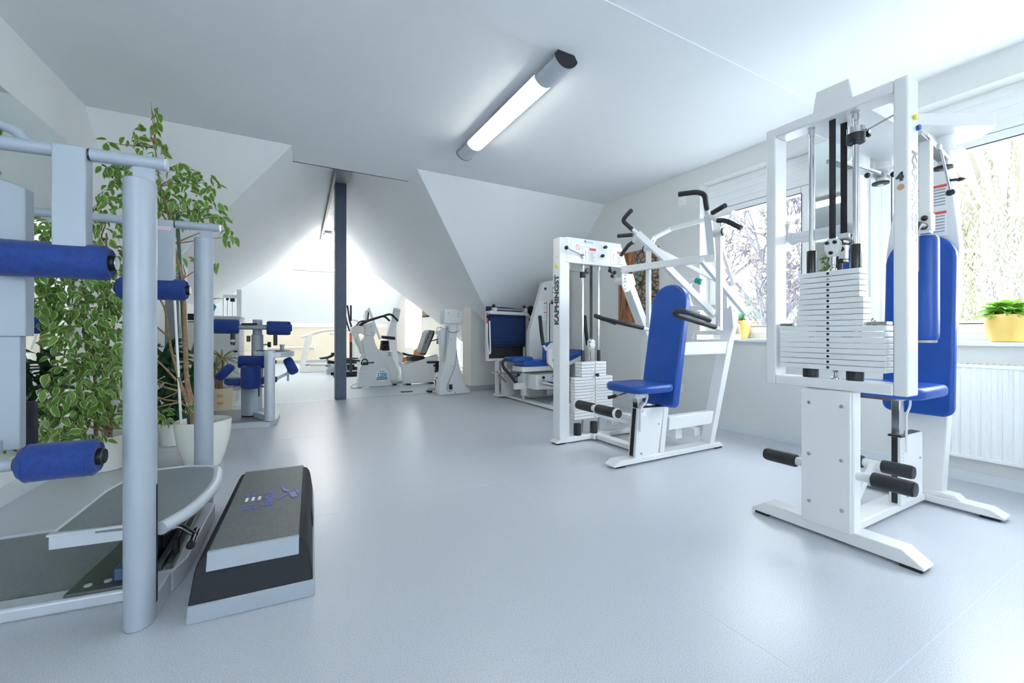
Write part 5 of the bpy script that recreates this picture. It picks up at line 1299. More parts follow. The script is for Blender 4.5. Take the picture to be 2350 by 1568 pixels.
    for z in (1.70, 1.635): MB().lathe([(.014, 0), (.016, .018), (0, .02)], (3.755, Y, z), (0, -1, 0), 14).build('knob', M_plastic, r)
    s = MB().box(3.50, Y - .002, 1.19, 3.625, Y, 1.49).build('instruction_sticker', M_paper, r)
    for z in (1.465, 1.325):
        MB().box(3.578, Y - .003, z - .014, 3.622, Y - .002, z).build('red_bar', M_red, s)
        for k in range(4): MB().box(3.578, Y - .003, z - .035 - k * .023, 3.613, Y - .002, z - .030 - k * .023).build('text_line', M_ink, s)
    MB().cyl((3.71, Y - .05, 1.47), (3.87, Y - .02, 1.62), .007, 8).build('crank_rod', M_steel, r)
    MB().ball((3.70, Y - .05, 1.465), .023, 12, 8).build('crank_ball', M_plastic, r)
leg_press()
# towel draped over the board
def towel():
    n = 26; vs = []; fs = []; cols = 14
    prof = [(5.925, .778), (5.923, .90), (5.921, 1.05), (5.921, 1.19), (5.922, 1.31), (5.924, 1.385), (5.945, 1.408), (5.985, 1.412), (6.006, 1.38), (6.010, 1.14)]
    for i, (y, z) in enumerate(prof):
        for k in range(cols + 1):
            t = k / cols; x = 2.86 + .665 * t + .02 * (z - 1.1) * (t - .5)
            w = .003 * sin(t * 17 + i * .6) + .002 * sin(t * 31)
            vs.append((x, y - .006 + w, z + .008 * sin(t * 5 + i) - (.014 * t if i > 4 else 0) + (.012 * t if i == 0 else 0)))
    for i in range(len(prof) - 1):
        for k in range(cols):
            a = i * (cols + 1) + k; fs.append((a, a + 1, a + cols + 2, a + cols + 1))
    t = thing('towel', 'navy striped towel draped over the head of the leg press board', 'towel', (3.19, 5.95, 1.1))
    o = MB().add(vs, fs).build('towel_cloth', M_towel, t)
    s = o.modifiers.new('thick', 'SOLIDIFY'); s.thickness = .007
towel()

# ================================================================ silver rotation trainer with blue pads
def rotation_trainer():
    cx, cy = -.205, 5.68
    r = thing('rotation_trainer', 'silver seated trainer with round blue pads and saddle standing left of the post', 'gym machine', (cx, cy, 0))
    P = [(-.74, 5.295), (-.39, 5.285), (-.055, 5.235), (.02, 5.40), (.045, 5.75), (.03, 6.10), (-.12, 6.30), (-.74, 6.30)]
    MB().prism([(x, y, 0) for x, y in P], (0, 0, .055)).build('base_rim', M_silver_l, r, bevel=.006)
    Q = [(-.71, 5.345), (-.39, 5.335), (-.08, 5.30), (-.03, 5.45), (-.01, 5.75), (-.03, 6.08), (-.15, 6.24), (-.71, 6.24)]
    MB().prism([(x, y, .055) for x, y in Q], (0, 0, .006)).build('base_mat', M_mat, r)
    MB().lathe([(.105, 0), (.105, .30), (.098, .31)], (cx - .03, 5.70, .075), (0, 0, 1), 28).build('seat_column', M_silver, r)
    MB().lathe([(.103, 0), (.103, .014)], (cx - .03, 5.70, .061), (0, 0, 1), 28).build('column_ring', M_gdark, r)
    MB().lathe([(.085, 0), (.085, .05)], (cx - .03, 5.70, .385), (0, 0, 1), 24).build('seat_neck', M_silver_l, r)
    MB().bar((cx + .02, 5.62, .085), (-.07, 5.34, .085), .07, .06).build('base_arm', M_silver_l, r, bevel=.004)
    MB().lathe([(.052, 0), (.052, .74), (.048, .752), (0, .752)], (-.055, 5.30, .06), (0, 0, 1), 24).build('front_column', M_silver_l, r)
    # tray
    T = [(-.055, 5.26), (.05, 5.26), (.14, 5.36), (.19, 5.52), (.17, 5.72), (.08, 5.86), (-.05, 5.90), (-.20, 5.84), (-.22, 5.74), (-.11, 5.72), (-.10, 5.35)]
    MB().prism([(x, y, .735) for x, y in T], (0, 0, .062)).build('tray', M_silver_l, r, bevel=.006)
    MB().prism([(-.05 + (x + .05) * .86, 5.58 + (y - 5.58) * .84, .797) for x, y in T], (0, 0, .004)).build('tray_mat', M_gdark, r)
    MB().lathe([(.024, 0), (.022, .03), (.026, .06), (.026, .065)], (.07, 5.78, .801), (0, 0, 1), 16).build('tray_knob', M_silver, r)
    MB().lathe([(.062, 0), (.062, .62), (.05, .63), (.05, .80)], (cx + .02, 5.86, .36), (0, 0, 1), 24).build('rear_column', M_silver, r)
    # saddle and side pads
    for s, a in ((-1, .10), (1, .16)):
        b = MB(); b.prism([(cx - .03 + s * x, 5.60 + y, .43 + .02 * abs(x)) for x, y in ((.03, -.10), (.22, -.10), (.26, .0), (.22, .12), (.03, .14))], (0, 0, .07)); b.build('seat_pad', M_navy, r, bevel=.022, seg=3)
    def tilt_pad(c, d, name):
        c = Vector(c); d = Vector(d).normalized(); u = d.cross(Vector((0, 1, 0))).normalized()
        pts = [c - d * .02 + u * (.105 * cos(k * pi / 8)) + Vector((0, 1, 0)) * (.10 * sin(k * pi / 8)) for k in range(16)]
        MB().prism(pts, d * .105).build(name, M_navy, r, bevel=.034, seg=4)
        MB().cyl(c, c - Vector((d.x * .0, 0, .16)), .012, 8).build('pad_stem', M_silver_l, r)
    tilt_pad((cx - .255, 5.60, .555), (-.6, -.45, .55), 'hip_pad'); tilt_pad((cx + .335, 5.66, .60), (.75, .0, .35), 'hip_pad')
    MB().bar((cx - .26, 5.60, .50), (cx - .16, 5.62, .41), .05, .03).build('pad_bracket', M_silver_l, r, bevel=.003)
    MB().bar((cx + .33, 5.66, .53), (cx + .16, 5.64, .44), .05, .03).build('pad_bracket', M_silver_l, r, bevel=.003)
    MB().cyl((cx - .20, 5.58, .40), (cx - .12, 5.60, .40), .028, 14).build('bracket_hub', M_silver_l, r)
    def roll(p, q, rr, name):
        p, q = Vector(p), Vector(q); d = q - p; L = d.length
        o = MB().lathe([(rr * .6, .004), (rr * .85, 0), (rr * .97, .012), (rr, .03), (rr, L - .03), (rr * .97, L - .012), (rr * .85, L), (rr * .6, L - .004)], p, d, 26).build(name, M_navy, r); return o
    o = roll((cx - .03, 5.50, .395), (cx - .03, 5.50, .64), .098, 'thigh_roll')
    MB().lathe([(.045, 0), (.045, .012), (0, .013)], (cx - .03, 5.50, .636), (0, 0, 1), 20).build('end_cap', M_plastic, o)
    roll((cx - .165, 5.74, .675), (cx + .125, 5.74, .665), .072, 'back_roll')
    MB().cyl((cx + .12, 5.74, .668), (cx + .22, 5.74, .66), .02, 12).build('roll_axle', M_silver, r)
    MB().cyl((cx + .03, 5.52, .42), (cx + .15, 5.46, .385), .006, 8).build('release_lever', M_gdark, r)
    MB().bar((cx + .045, 5.50, .40), (cx + .045, 5.50, .30), .012, .012).build('release_lever', M_gdark, r)
    # chest bar with two rolls and grips
    MB().cyl((cx - .34, 5.76, 1.075), (cx + .36, 5.76, 1.065), .030, 18).build('chest_bar', M_silver, r)
    MB().box(cx - .13, 5.70, 1.10, cx + .02, 5.82, 1.115).build('bar_plate', M_gdark, r)
    for a, c, z, s in ((-.405, -.155, 1.078, -1), (.115, .365, 1.062, 1)):
        o = roll((cx + a, 5.76, z), (cx + c, 5.76, z - .004), .082, 'chest_roll')
        e = a if s < 0 else c
        MB().lathe([(.042, 0), (.040, .014), (0, .016)], (cx + e, 5.76, z), (s, 0, 0), 18).build('end_cap', M_plastic, o)
        gx = cx - .215 if s < 0 else cx + .205
        MB().cyl((gx, 5.70, z - .075), (gx, 5.70, z - .205), .021, 14).build('hand_grip', M_plastic, r)
        if s < 0: MB().cyl((gx, 5.70, z - .15), (gx, 5.70, z - .175), .0225, 14).build('grip_ring', M_silver_l, r)
    MB().cyl((cx + .08, 5.84, .865), (cx + .15, 5.82, .865), .01, 8).build('knob_stem', M_steel, r)
    MB().lathe([(.03, 0), (.034, .015), (.03, .035), (0, .037)], (cx + .125, 5.83, .865), (1, -.1, 0), 16).build('clamp_knob', M_plastic, r)
    MB().box(cx - .09, 5.85, .90, cx - .05, 5.90, .97).build('clamp_knob', M_plastic, r, bevel=.006)
rotation_trainer()

# ================================================================ furniture at the left of the passage
def cabinet():
    r = thing('tambour_cabinet', 'grey roller-front cabinet standing behind the blue-padded rotation trainer', 'cabinet', (-.70, 7.6, 0))
    A = [(-.95, 7.36), (-.545, 7.40), (-.475, 7.43), (-.445, 7.50), (-.445, 8.05), (-.95, 8.05)]
    MB().prism([(x, y, .0) for x, y in A], (0, 0, .06)).build('plinth', M_cabin, r)
    MB().prism([(x + .008, y + .008, .06) for x, y in A], (0, 0, 1.16)).build('body', M_cabin, r, bevel=.004)
    MB().prism([(x + (.02 if x > -.6 else 0), y - .015, 1.22) for x, y in A], (0, 0, .03)).build('top', M_cabin, r, bevel=.006)
    sl = None
    for i in range(10):
        if sl is None: sl = MB().box(-.440, 7.52, .10, -.434, 7.565, 1.19).build('slat', M_cabin, r, bevel=.002)
        else: copy_part(sl, r, (0, i * .052, 0))
    MB().box(-.56, 7.385, .52, -.50, 7.40, .535).build('handle_lip', M_cabin, r)
    MB().tube(fillet([(-.535, 7.40, 1.01), (-.515, 7.37, 1.01), (-.515, 7.37, .83), (-.535, 7.40, .83)], .02), .006, 8).build('door_handle', M_plastic, r)
    MB().cyl((-.53, 7.41, .735), (-.49, 7.36, .735), .013, 12).build('lock', M_plastic, r)
cabinet()
def shelf_unit():
    r = thing('cream_cupboard', 'cream cupboard topped by a glass shelf, seen behind the tall fig stem', 'cabinet', (-1.02, 7.6, 0))
    MB().box(-1.09, 7.40, 0, -.97, 7.9, 1.15).build('body', M_cream, r, bevel=.004)
    MB().box(-1.12, 7.36, 1.17, -.955, 7.92, 1.185).build('glass_shelf', M_glass, r)
    MB().box(-1.10, 7.42, 1.15, -.98, 7.88, 1.17).build('shelf_edge', M_teal, r)
    b = thing('storage_box', 'small dark ribbed box on the glass shelf behind the tall fig', 'box', (-1.04, 7.5, 1.185))
    MB().box(-1.10, 7.42, 1.185, -.99, 7.58, 1.26).build('box_body', M_gdark, b, bevel=.004)
    MB().box(-1.103, 7.417, 1.25, -.987, 7.583, 1.275).build('lid', M_gdark, b, bevel=.004)
shelf_unit()
def sign_stand():
    r = thing('display_stand', 'dark grey display board with white letters and a yellow dot behind the tall fig', 'sign', (-.93, 5.6, 0))
    MB().box(-1.0, 5.60, 0, -.885, 5.62, 1.73).build('board', mat('grey_board', (.17, .19, .21), .5), r, bevel=.004)
    MB().lathe([(.06, 0), (.06, .02)], (-.850, 5.66, 0), (0, 0, 1), 20).build('pole_foot', M_ivory, r)
    MB().lathe([(.030, 0), (.030, 1.70), (.026, 1.725), (.012, 1.735), (0, 1.737)], (-.850, 5.66, .01), (0, 0, 1), 22).build('pole', M_ivory, r)
    MB().lathe([(.020, 0), (.020, .002), (0, .002)], (-.975, 5.60, 1.66), (0, -1, 0), 22).build('yellow_dot', M_yellow, r)
    text('REL', .062, (-.985, 5.5985, 1.60), (1, 0, 0), (0, 0, 1), M_silver_l, r, 'lettering')
sign_stand()
def cable_machine():
    Y = 9.0
    r = thing('cable_machine', 'tall white cable tower with thin rods beyond the grey cabinet', 'gym machine', (-.65, Y, 0))
    MB().box(-.60, Y, 0, -.53, Y + .08, 1.78).build('upright', M_white, r, bevel=.004)
    MB().box(-1.0, Y, 0, -.93, Y + .08, 1.45).build('upright', M_white, r, bevel=.004)
    MB().box(-.80, Y, 1.62, -.60, Y + .08, 1.68).build('top_bar', M_white, r, bevel=.004)
    MB().box(-1.0, Y - .1, 0, -.5, Y + .2, .04).build('base', M_white, r)
    for x in (-.80, -.735, -.665): MB().cyl((x, Y + .04, .04), (x, Y + .04, 1.63), .008, 8).build('guide_rod', M_steel, r)
    MB().lathe([(.035, 0), (.035, .06)], (-.665, Y + .04, 1.56), (0, 0, 1), 14).build('stop_collar', M_black, r)
    MB().ball((-.74, Y + .01, 1.60), .025, 10, 6).build('clamp_knob', M_plastic, r)
    p0 = None
    for i in range(12):
        if p0 is None: p0 = MB().box(-.88, Y - .02, .06, -.62, Y + .1, .085).build('weight_plate', M_white, r)
        else: copy_part(p0, r, (0, 0, i * .03))
    t = thing('hanging_cloth', 'teal cloth hanging askew beside the silver column above the grey cabinet', 'cloth', (-.93, 8.9, 1.45))
    b = MB(); b.prism([(-.97, 8.88, 1.56), (-.885, 8.88, 1.46), (-.945, 8.88, 1.32), (-1.03, 8.88, 1.42)], (0, .03, 0)); b.build('cloth', M_teal, t, bevel=.006)
    MB().tube(fillet([(-.96, 8.9, 1.54), (-.91, 8.9, 1.60), (-.85, 8.9, 1.60)], .02), .008, 8).build('hook', M_wood, t)
    MB().cyl((-.86, 8.9, 1.60), (-.80, 9.03, 1.60), .006, 8).build('hook_pin', M_steel, t)
cable_machine()

# ================================================================ cardio machines in the far room
def poly_part(parent, name, pts, y, dep, m, bevel=.008): return MB().prism([(x, y, max(z, .0)) for x, z in pts], (0, dep, 0)).build(name, m, parent, bevel=bevel)
def ergometer():
    r = thing('ergometer', 'pale grey exercise bike with a round blue badge right of the post', 'exercise bike', (1.65, 8.3, 0))
    poly_part(r, 'body', [(1.31, 0), (1.34, .29), (1.40, .51), (1.45, .58), (1.40, .86), (1.47, .96), (1.44, 1.16), (1.59, 1.21), (1.64, 1.0), (1.60, .93), (1.63, .81), (1.70, .66), (1.88, .34), (1.93, .20), (1.91, .07), (1.90, 0)], 8.2, .20, M_ergo, .014)
    poly_part(r, 'monitor_box', [(1.435, .965), (1.435, 1.165), (1.595, 1.205), (1.625, 1.0), (1.60, .955)], 8.16, .26, M_ergo, .012)
    for p in ((1.545, 1.12), (1.56, 1.01)): MB().lathe([(.009, 0), (.009, .004), (0, .004)], (p[0], 8.16, p[1]), (0, -1, 0), 10).build('screw_hole', M_plastic, r)
    poly_part(r, 'steering_column', [(1.21, 1.01), (1.31, .97), (1.33, 1.0), (1.46, .58), (1.41, .54), (1.24, .98)], 8.24, .10, M_ivory, .008)
    poly_part(r, 'console', [(1.21, 1.02), (1.22, 1.10), (1.27, 1.15), (1.43, 1.12), (1.44, 1.0), (1.33, .99)], 8.2, .2, M_ivory, .012)
    text('ERGOCYCLE', .062, (1.262, 8.238, .90), (.36, 0, -.93), (.93, 0, .36), M_teaktxt, r, 'lettering', sx=.85)
    poly_part(r, 'seat_housing', [(1.70, .70), (1.76, .68), (2.0, .63), (1.99, .52), (2.12, .27), (2.09, .09), (1.97, .06), (1.88, .06)], 8.38, .18, M_frame, .014)
    for k in range(4): MB().box(1.90, 8.376, .56 + k * .02, 1.96, 8.38, .567 + k * .02).build('vent_slot', M_plastic, r)
    bp = [(.105 - .004 * (i % 2) * 4 - .02 * i / 12, i * .016) for i in range(13)]
    MB().lathe(bp, (1.86, 8.46, .665), (0, 0, 1), 18).build('bellows', M_black, r)
    MB().prism([(1.80, 8.40, .90), (1.84, 8.36, .885), (2.04, 8.36, .87), (2.06, 8.46, .87), (2.04, 8.56, .87), (1.84, 8.56, .885), (1.80, 8.52, .90)], (0, 0, .06)).build('saddle', M_black, r, bevel=.018, seg=3)
    MB().tube(fillet([(1.28, 8.26, 1.05), (1.46, 8.26, 1.21), (1.90, 8.28, 1.365), (1.96, 8.28, 1.35), (2.07, 8.28, 1.24)], .06), .020, 12).build('handlebar', M_black, r)
    MB().tube(fillet([(1.28, 8.40, 1.05), (1.46, 8.42, 1.22), (1.84, 8.44, 1.34), (1.95, 8.44, 1.24)], .06), .020, 12).build('handlebar', M_black, r)
    MB().tube(fillet([(1.30, 8.3, 1.13), (1.37, 8.3, 1.22), (1.45, 8.3, 1.23)], .04), .014, 10).build('stub_grip', M_black, r)
    MB().lathe([(.125, 0), (.125, .004), (0, .004)], (1.752, 8.2, .215), (0, -1, 0), 32).build('badge', M_paper, r)
    MB().lathe([(.140, 0), (.140, .003), (.126, .003)], (1.752, 8.2, .215), (0, -1, 0), 32, cap=False).build('badge_ring', M_ergo, r)
    MB().box(1.655, 8.193, .125, 1.845, 8.1955, .175).build('badge_band', M_bluetxt, r)
    text('1200', .105, (1.752, 8.1945, .182), (1, 0, 0), (0, 0, 1), M_bluetxt, r, 'lettering', bold=.003, align='CENTER', sx=.85)
    text('ergo', .055, (1.752, 8.1945, .272), (1, 0, 0), (0, 0, 1), M_inkdk, r, 'lettering', align='CENTER')
    text('ERGOMETER', .030, (1.752, 8.1925, .138), (1, 0, 0), (0, 0, 1), M_paper, r, 'lettering', align='CENTER')
    MB().lathe([(.085, 0), (.085, .006), (.06, .012), (0, .012)], (1.59, 8.2, .455), (0, -1, 0), 26).build('crank_cover', M_ergo, r)
    MB().bar((1.60, 8.17, .455), (1.40, 8.17, .455), .02, .022).build('crank', M_plastic, r, bevel=.004)
    MB().lathe([(.018, 0), (.018, .012), (0, .013)], (1.59, 8.18, .455), (0, -1, 0), 14).build('crank_bolt', M_steel, r)
    MB().box(1.37, 8.08, .42, 1.47, 8.17, .455).build('pedal', M_black, r, bevel=.006)
    MB().tube(fillet([(1.36, 8.12, .44), (1.39, 8.12, .53), (1.47, 8.12, .52), (1.48, 8.12, .42)], .04), .010, 8).build('toe_strap', M_black, r)
    for k in range(3): MB().tube(fillet([(1.35, 8.196, .20 + k * .065), (1.44, 8.196, .195 + k * .065), (1.48, 8.196, .175 + k * .065)], .02), .006, 6).build('moulded_rib', M_ergo, r)
    MB().box(1.94, 8.22, .03, 2.13, 8.50, .085).build('rear_foot', M_steel, r, bevel=.006)
    MB().box(2.0, 8.28, 0, 2.04, 8.44, .03).build('rubber_foot', M_black, r)
    MB().lathe([(.065, 0), (.060, .025), (.03, .035), (0, .036)], (1.45, 8.13, 0), (0, 0, 1), 20).build('front_foot', M_ivory, r)
    MB().tube(fillet([(1.31, 8.25, .07), (1.22, 8.2, .06), (1.18, 8.15, .006), (1.36, 8.1, .006)], .06), .006, 6).build('mains_cable', M_ink, r)
ergometer()
def column_ergometer():
    Y = 6.55
    r = thing('ergometer', 'light grey waisted exercise bike column seen from behind beside the cream wall end', 'exercise bike', (2.56, 6.75, 0))
    poly_part(r, 'column', [(2.29, .05), (2.30, .0), (2.84, 0), (2.845, .035), (2.76, .12), (2.66, .42), (2.59, .75), (2.60, 1.03), (2.62, 1.14), (2.44, 1.13), (2.48, 1.08), (2.43, .75), (2.41, .56), (2.35, .40), (2.31, .25)], Y, .16, M_ergo, .014)
    poly_part(r, 'monitor_box', [(2.365, 1.15), (2.70, 1.15), (2.715, 1.37), (2.53, 1.39), (2.37, 1.39)], Y - .02, .20, M_ergo, .014)
    poly_part(r, 'side_body', [(2.33, .02), (2.35, .23), (2.40, .42), (2.40, .74), (2.36, 1.04), (2.39, 1.09), (2.50, 1.09), (2.49, .74), (2.48, .02)], Y + .16, .16, M_ergo, .014)
    MB().lathe([(.075, 0), (.075, .004), (0, .004)], (2.345, Y + .24, .28), (-1, -.2, .05), 22).build('badge', M_paper, r)
    MB().box(2.335, Y + .20, .24, 2.3405, Y + .29, .275).build('badge_band', M_bluetxt, r)
    for p in ((2.44, 1.33), (2.61, 1.32), (2.61, 1.28), (2.50, .90), (2.53, .45), (2.57, .03)): MB().lathe([(.007, 0), (.007, .003), (0, .003)], (p[0], Y - .022 if p[1] > 1.1 else Y, p[1]), (0, -1, 0), 8).build('screw_hole', M_plastic, r)
    MB().tube(fillet([(2.43, Y - .01, 1.10), (2.44, Y - .015, 1.03), (2.52, Y - .02, 1.005), (2.62, Y - .01, 1.03), (2.625, Y, 1.06)], .04), .006, 6).build('cable_loop', M_ink, r)
    MB().tube(fillet([(2.60, Y - .008, .74), (2.56, Y - .008, .45), (2.43, Y - .008, .16), (2.42, Y - .008, .07), (2.50, Y - .008, .05), (2.52, Y - .008, .12)], .06), .006, 6).build('mains_cable', M_ink, r)
    MB().tube(fillet([(2.42, Y - .008, 1.08), (2.41, Y - .008, .85), (2.385, Y - .008, .60), (2.36, Y - .008, .54)], .05), .006, 6).build('sensor_cable', M_ink, r)
    MB().box(2.46, Y - .02, .09, 2.515, Y, .17).build('mains_plug', M_plastic, r, bevel=.006)
    for k in range(3): MB().tube(fillet([(2.37 - .01 * k, Y - .004, .48 - k * .06), (2.43, Y - .004, .53 - k * .055), (2.60 + k * .02, Y - .004, .53 - k * .055)], .02), .006, 6).build('moulded_rib', M_ergo, r)
    # seat side, mostly hidden
    MB().prism([(2.23, 6.98, .49), (2.26, 6.95, .49), (2.48, 6.95, .49), (2.48, 7.10, .49), (2.26, 7.10, .49)], (0, 0, .035)).build('saddle', M_black, r, bevel=.014, seg=3)
    MB().cyl((2.42, 7.02, .06), (2.42, 7.02, .49), .032, 14).build('seat_post', M_gdark, r)
    for p in ((2.36, .45), (2.38, .36), (2.38, .20)): MB().ball((p[0], 6.98, p[1]), .02, 10, 6).build('clamp_knob', M_plastic, r)
    MB().bar((2.27, 7.02, .05), (2.52, 6.85, .08), .08, .05).build('rear_foot', M_steel, r, bevel=.006)
    MB().box(2.25, 6.97, 0, 2.32, 7.07, .03).build('rubber_foot', M_black, r)
column_ergometer()
def tall_ergometer():
    Y = 9.3
    r = thing('ergometer', 'leaning white tall console column behind the bike with the round badge', 'exercise bike', (2.25, Y, 0))
    poly_part(r, 'column', [(2.32, 1.27), (2.29, 1.10), (2.31, .66), (2.40, 0), (2.30, 0), (2.19, .58), (2.08, .93), (2.17, 1.27)], Y, .18, M_frame, .014)
    poly_part(r, 'monitor_box', [(2.17, 1.25), (2.23, 1.55), (2.38, 1.52), (2.33, 1.24)], Y - .03, .24, M_ergo, .012)
    MB().prism([(2.178, Y - .032, 1.33), (2.222, Y - .032, 1.53), (2.26, Y - .032, 1.52), (2.22, Y - .032, 1.32)], (0, -.003, 0)).build('screen', mat('pale_screen', (.55, .68, .66), .3), r)
    for p in ((2.30, 1.48), (2.29, 1.40), (2.27, 1.31)): MB().lathe([(.008, 0), (.008, .003), (0, .003)], (p[0], Y - .03, p[1]), (0, -1, 0), 8).build('screw_hole', M_plastic, r)
    MB().box(2.10, Y - .05, 0, 2.52, Y + .25, .05).build('base_foot', M_frame, r, bevel=.01)
tall_ergometer()
def elliptical():
    Y = 10.4
    r = thing('elliptical_trainer', 'grey elliptical trainer with black swing poles just right of the post', 'cross trainer', (1.65, Y, 0))
    MB().box(1.15, Y - .05, 0, 2.35, Y + .02, .07).build('base_rail', M_gdark, r, bevel=.006)
    MB().box(1.15, Y + .50, 0, 2.35, Y + .57, .07).build('base_rail', M_gdark, r, bevel=.006)
    for x in (1.2, 2.25): MB().box(x, Y + .02, .0, x + .08, Y + .50, .06).build('cross_rail', M_gdark, r, bevel=.004)
    MB().prism([(1.72, Y + .15, .05), (2.22, Y + .15, .05), (2.20, Y + .15, .55), (2.05, Y + .15, .72), (1.82, Y + .15, .62), (1.70, Y + .15, .35)], (0, .2, 0)).build('flywheel_cover', M_ergo, r, bevel=.02)
    MB().bar((1.98, Y + .25, .65), (1.86, Y + .25, 1.45), .10, .07, (1, 0, 0)).build('console_mast', M_silver_l, r, bevel=.01)
    poly_part(r, 'console', [(1.84, 1.27), (1.84, 1.53), (1.93, 1.58), (1.96, 1.50), (1.92, 1.29)], Y + .14, .22, M_ergo, .01)
    poly_part(r, 'screen', [(1.90, 1.30), (1.93, 1.54), (1.955, 1.50), (1.93, 1.30)], Y + .12, .02, M_gdark, .002)
    MB().bar((1.93, Y + .10, 1.60), (2.20, Y + .12, .85), .05, .05, (1, 0, 0)).build('mast_strut', M_silver_l, r, bevel=.006)
    for s in (0, 1):
        y = Y - .02 + s * .50
        MB().tube(fillet([(1.44, y, 1.64), (1.49, y, 1.29), (1.56, y, 1.05)], .05), .02, 10).build('swing_grip', M_black, r)
        MB().tube([(1.555, y, 1.06), (1.64, y, .72)], .018, 10).build('swing_tube', M_frame, r)
        MB().tube(fillet([(1.51 + .09 * s, y, 1.0), (1.51 + .09 * s, y, .30), (1.51 + .09 * s, y, .07)], .05), .022, 10).build('swing_pole', M_black, r)
        MB().cyl((1.51 + .09 * s, y, .98), (1.51 + .09 * s, y, .80), .024, 10).build('red_sleeve', M_red, r)
        MB().bar((1.30, y + .02, .385 - .09 * s), (1.95, y + .06, .34 - .06 * s), .07, .04).build('foot_arm', M_black, r, bevel=.004)
        MB().box(1.36, y - .03, .40 - .09 * s, 1.68, y + .12, .43 - .09 * s).build('pedal', M_black, r, bevel=.008)
    MB().cyl((1.512, Y - .06, 1.64), (1.512, Y - .06, 1.28), .02, 10).build('fixed_grip', M_black, r)
    MB().tube(fillet([(1.50, Y + .02, 1.30), (1.62, Y + .1, 1.31), (1.78, Y + .2, 1.24)], .06), .02, 10).build('fixed_arm', M_frame, r)
elliptical()
def treadmill():
    Y = 12.0
    r = thing('treadmill', 'beige treadmill with an arched handrail left of the post in the far room', 'treadmill', (1.2, Y + .3, 0))
    poly_part(r, 'side_cover', [(.55, 0), (.54, .17), (1.10, .17), (1.20, .11), (1.27, .03), (1.36, 0)], Y, .10, M_ivory, .012)
    poly_part(r, 'side_cover', [(.62, 0), (.61, .17), (2.2, .17), (2.25, 0)], Y + .62, .10, M_ivory, .012)
    MB().box(.60, Y + .10, .06, 2.2, Y + .62, .165).build('deck', M_gdark, r, bevel=.006)
    MB().box(.78, Y - .004, .165, 2.2, Y + .10, .195).build('side_step', M_steel, r, bevel=.004)
    MB().cyl((.62, Y + .12, .15), (.62, Y + .60, .15), .035, 14).build('belt_roller', M_black, r)
    for y in (Y + .02, Y + .64):
        MB().prism([(.565, y, .17), (.66, y, .17), (.84, y, .99), (.72, y, .95)], (0, .07, 0)).build('rear_upright', M_ivory, r, bevel=.008)
        MB().tube(fillet([(.59, y + .035, .90), (.80, y + .035, .98), (1.10, y + .035, 1.07), (1.50, y + .035, 1.10), (1.9, y + .035, 1.08)], .2), .034, 12).build('handrail', M_ivory, r)
        MB().prism([(1.85, y, .10), (1.97, y, .10), (1.97, y, 1.1), (1.87, y, 1.1)], (0, .07, 0)).build('front_upright', M_ivory, r, bevel=.008)
    MB().box(1.82, Y, 1.05, 2.02, Y + .72, 1.22).build('console', M_ergo, r, bevel=.012)
    MB().box(1.20, Y + .3, 1.06, 1.9, Y + .34, 1.085).build('shelf_bar', M_gdark, r)
    MB().box(1.28, Y + .10, .95, 1.46, Y + .40, 1.01).build('tray', M_frame, r, bevel=.01)
treadmill()
def rowing_seat():
    Y = 11.2
    r = thing('stepper', 'grey padded stepper standing in front of the treadmill beside the post', 'gym machine', (1.15, Y, 0))
    MB().prism([(.93, Y, .40), (1.12, Y, .43), (1.24, Y, .49), (1.24, Y, .43), (1.12, Y, .385), (.95, Y, .37)], (0, .25, 0)).build('seat_pad', M_gdark, r, bevel=.012)
    MB().box(1.20, Y + .02, .45, 1.30, Y + .2, .52).build('clamp', M_gdark, r, bevel=.01)
    MB().bar((1.10, Y + .12, .40), (1.15, Y + .12, .16), .06, .05, (1, 0, 0)).build('stem', M_silver, r)
    MB().bar((1.12, Y + .12, .30), (1.5, Y + .12, .24), .10, .07).build('arm', M_gdark, r, bevel=.006)
    MB().prism([(1.10, Y, .0), (1.55, Y, .0), (1.55, Y, .20), (1.22, Y, .20), (1.10, Y, .10)], (0, .3, 0)).build('body', M_silver, r, bevel=.01)
rowing_seat()
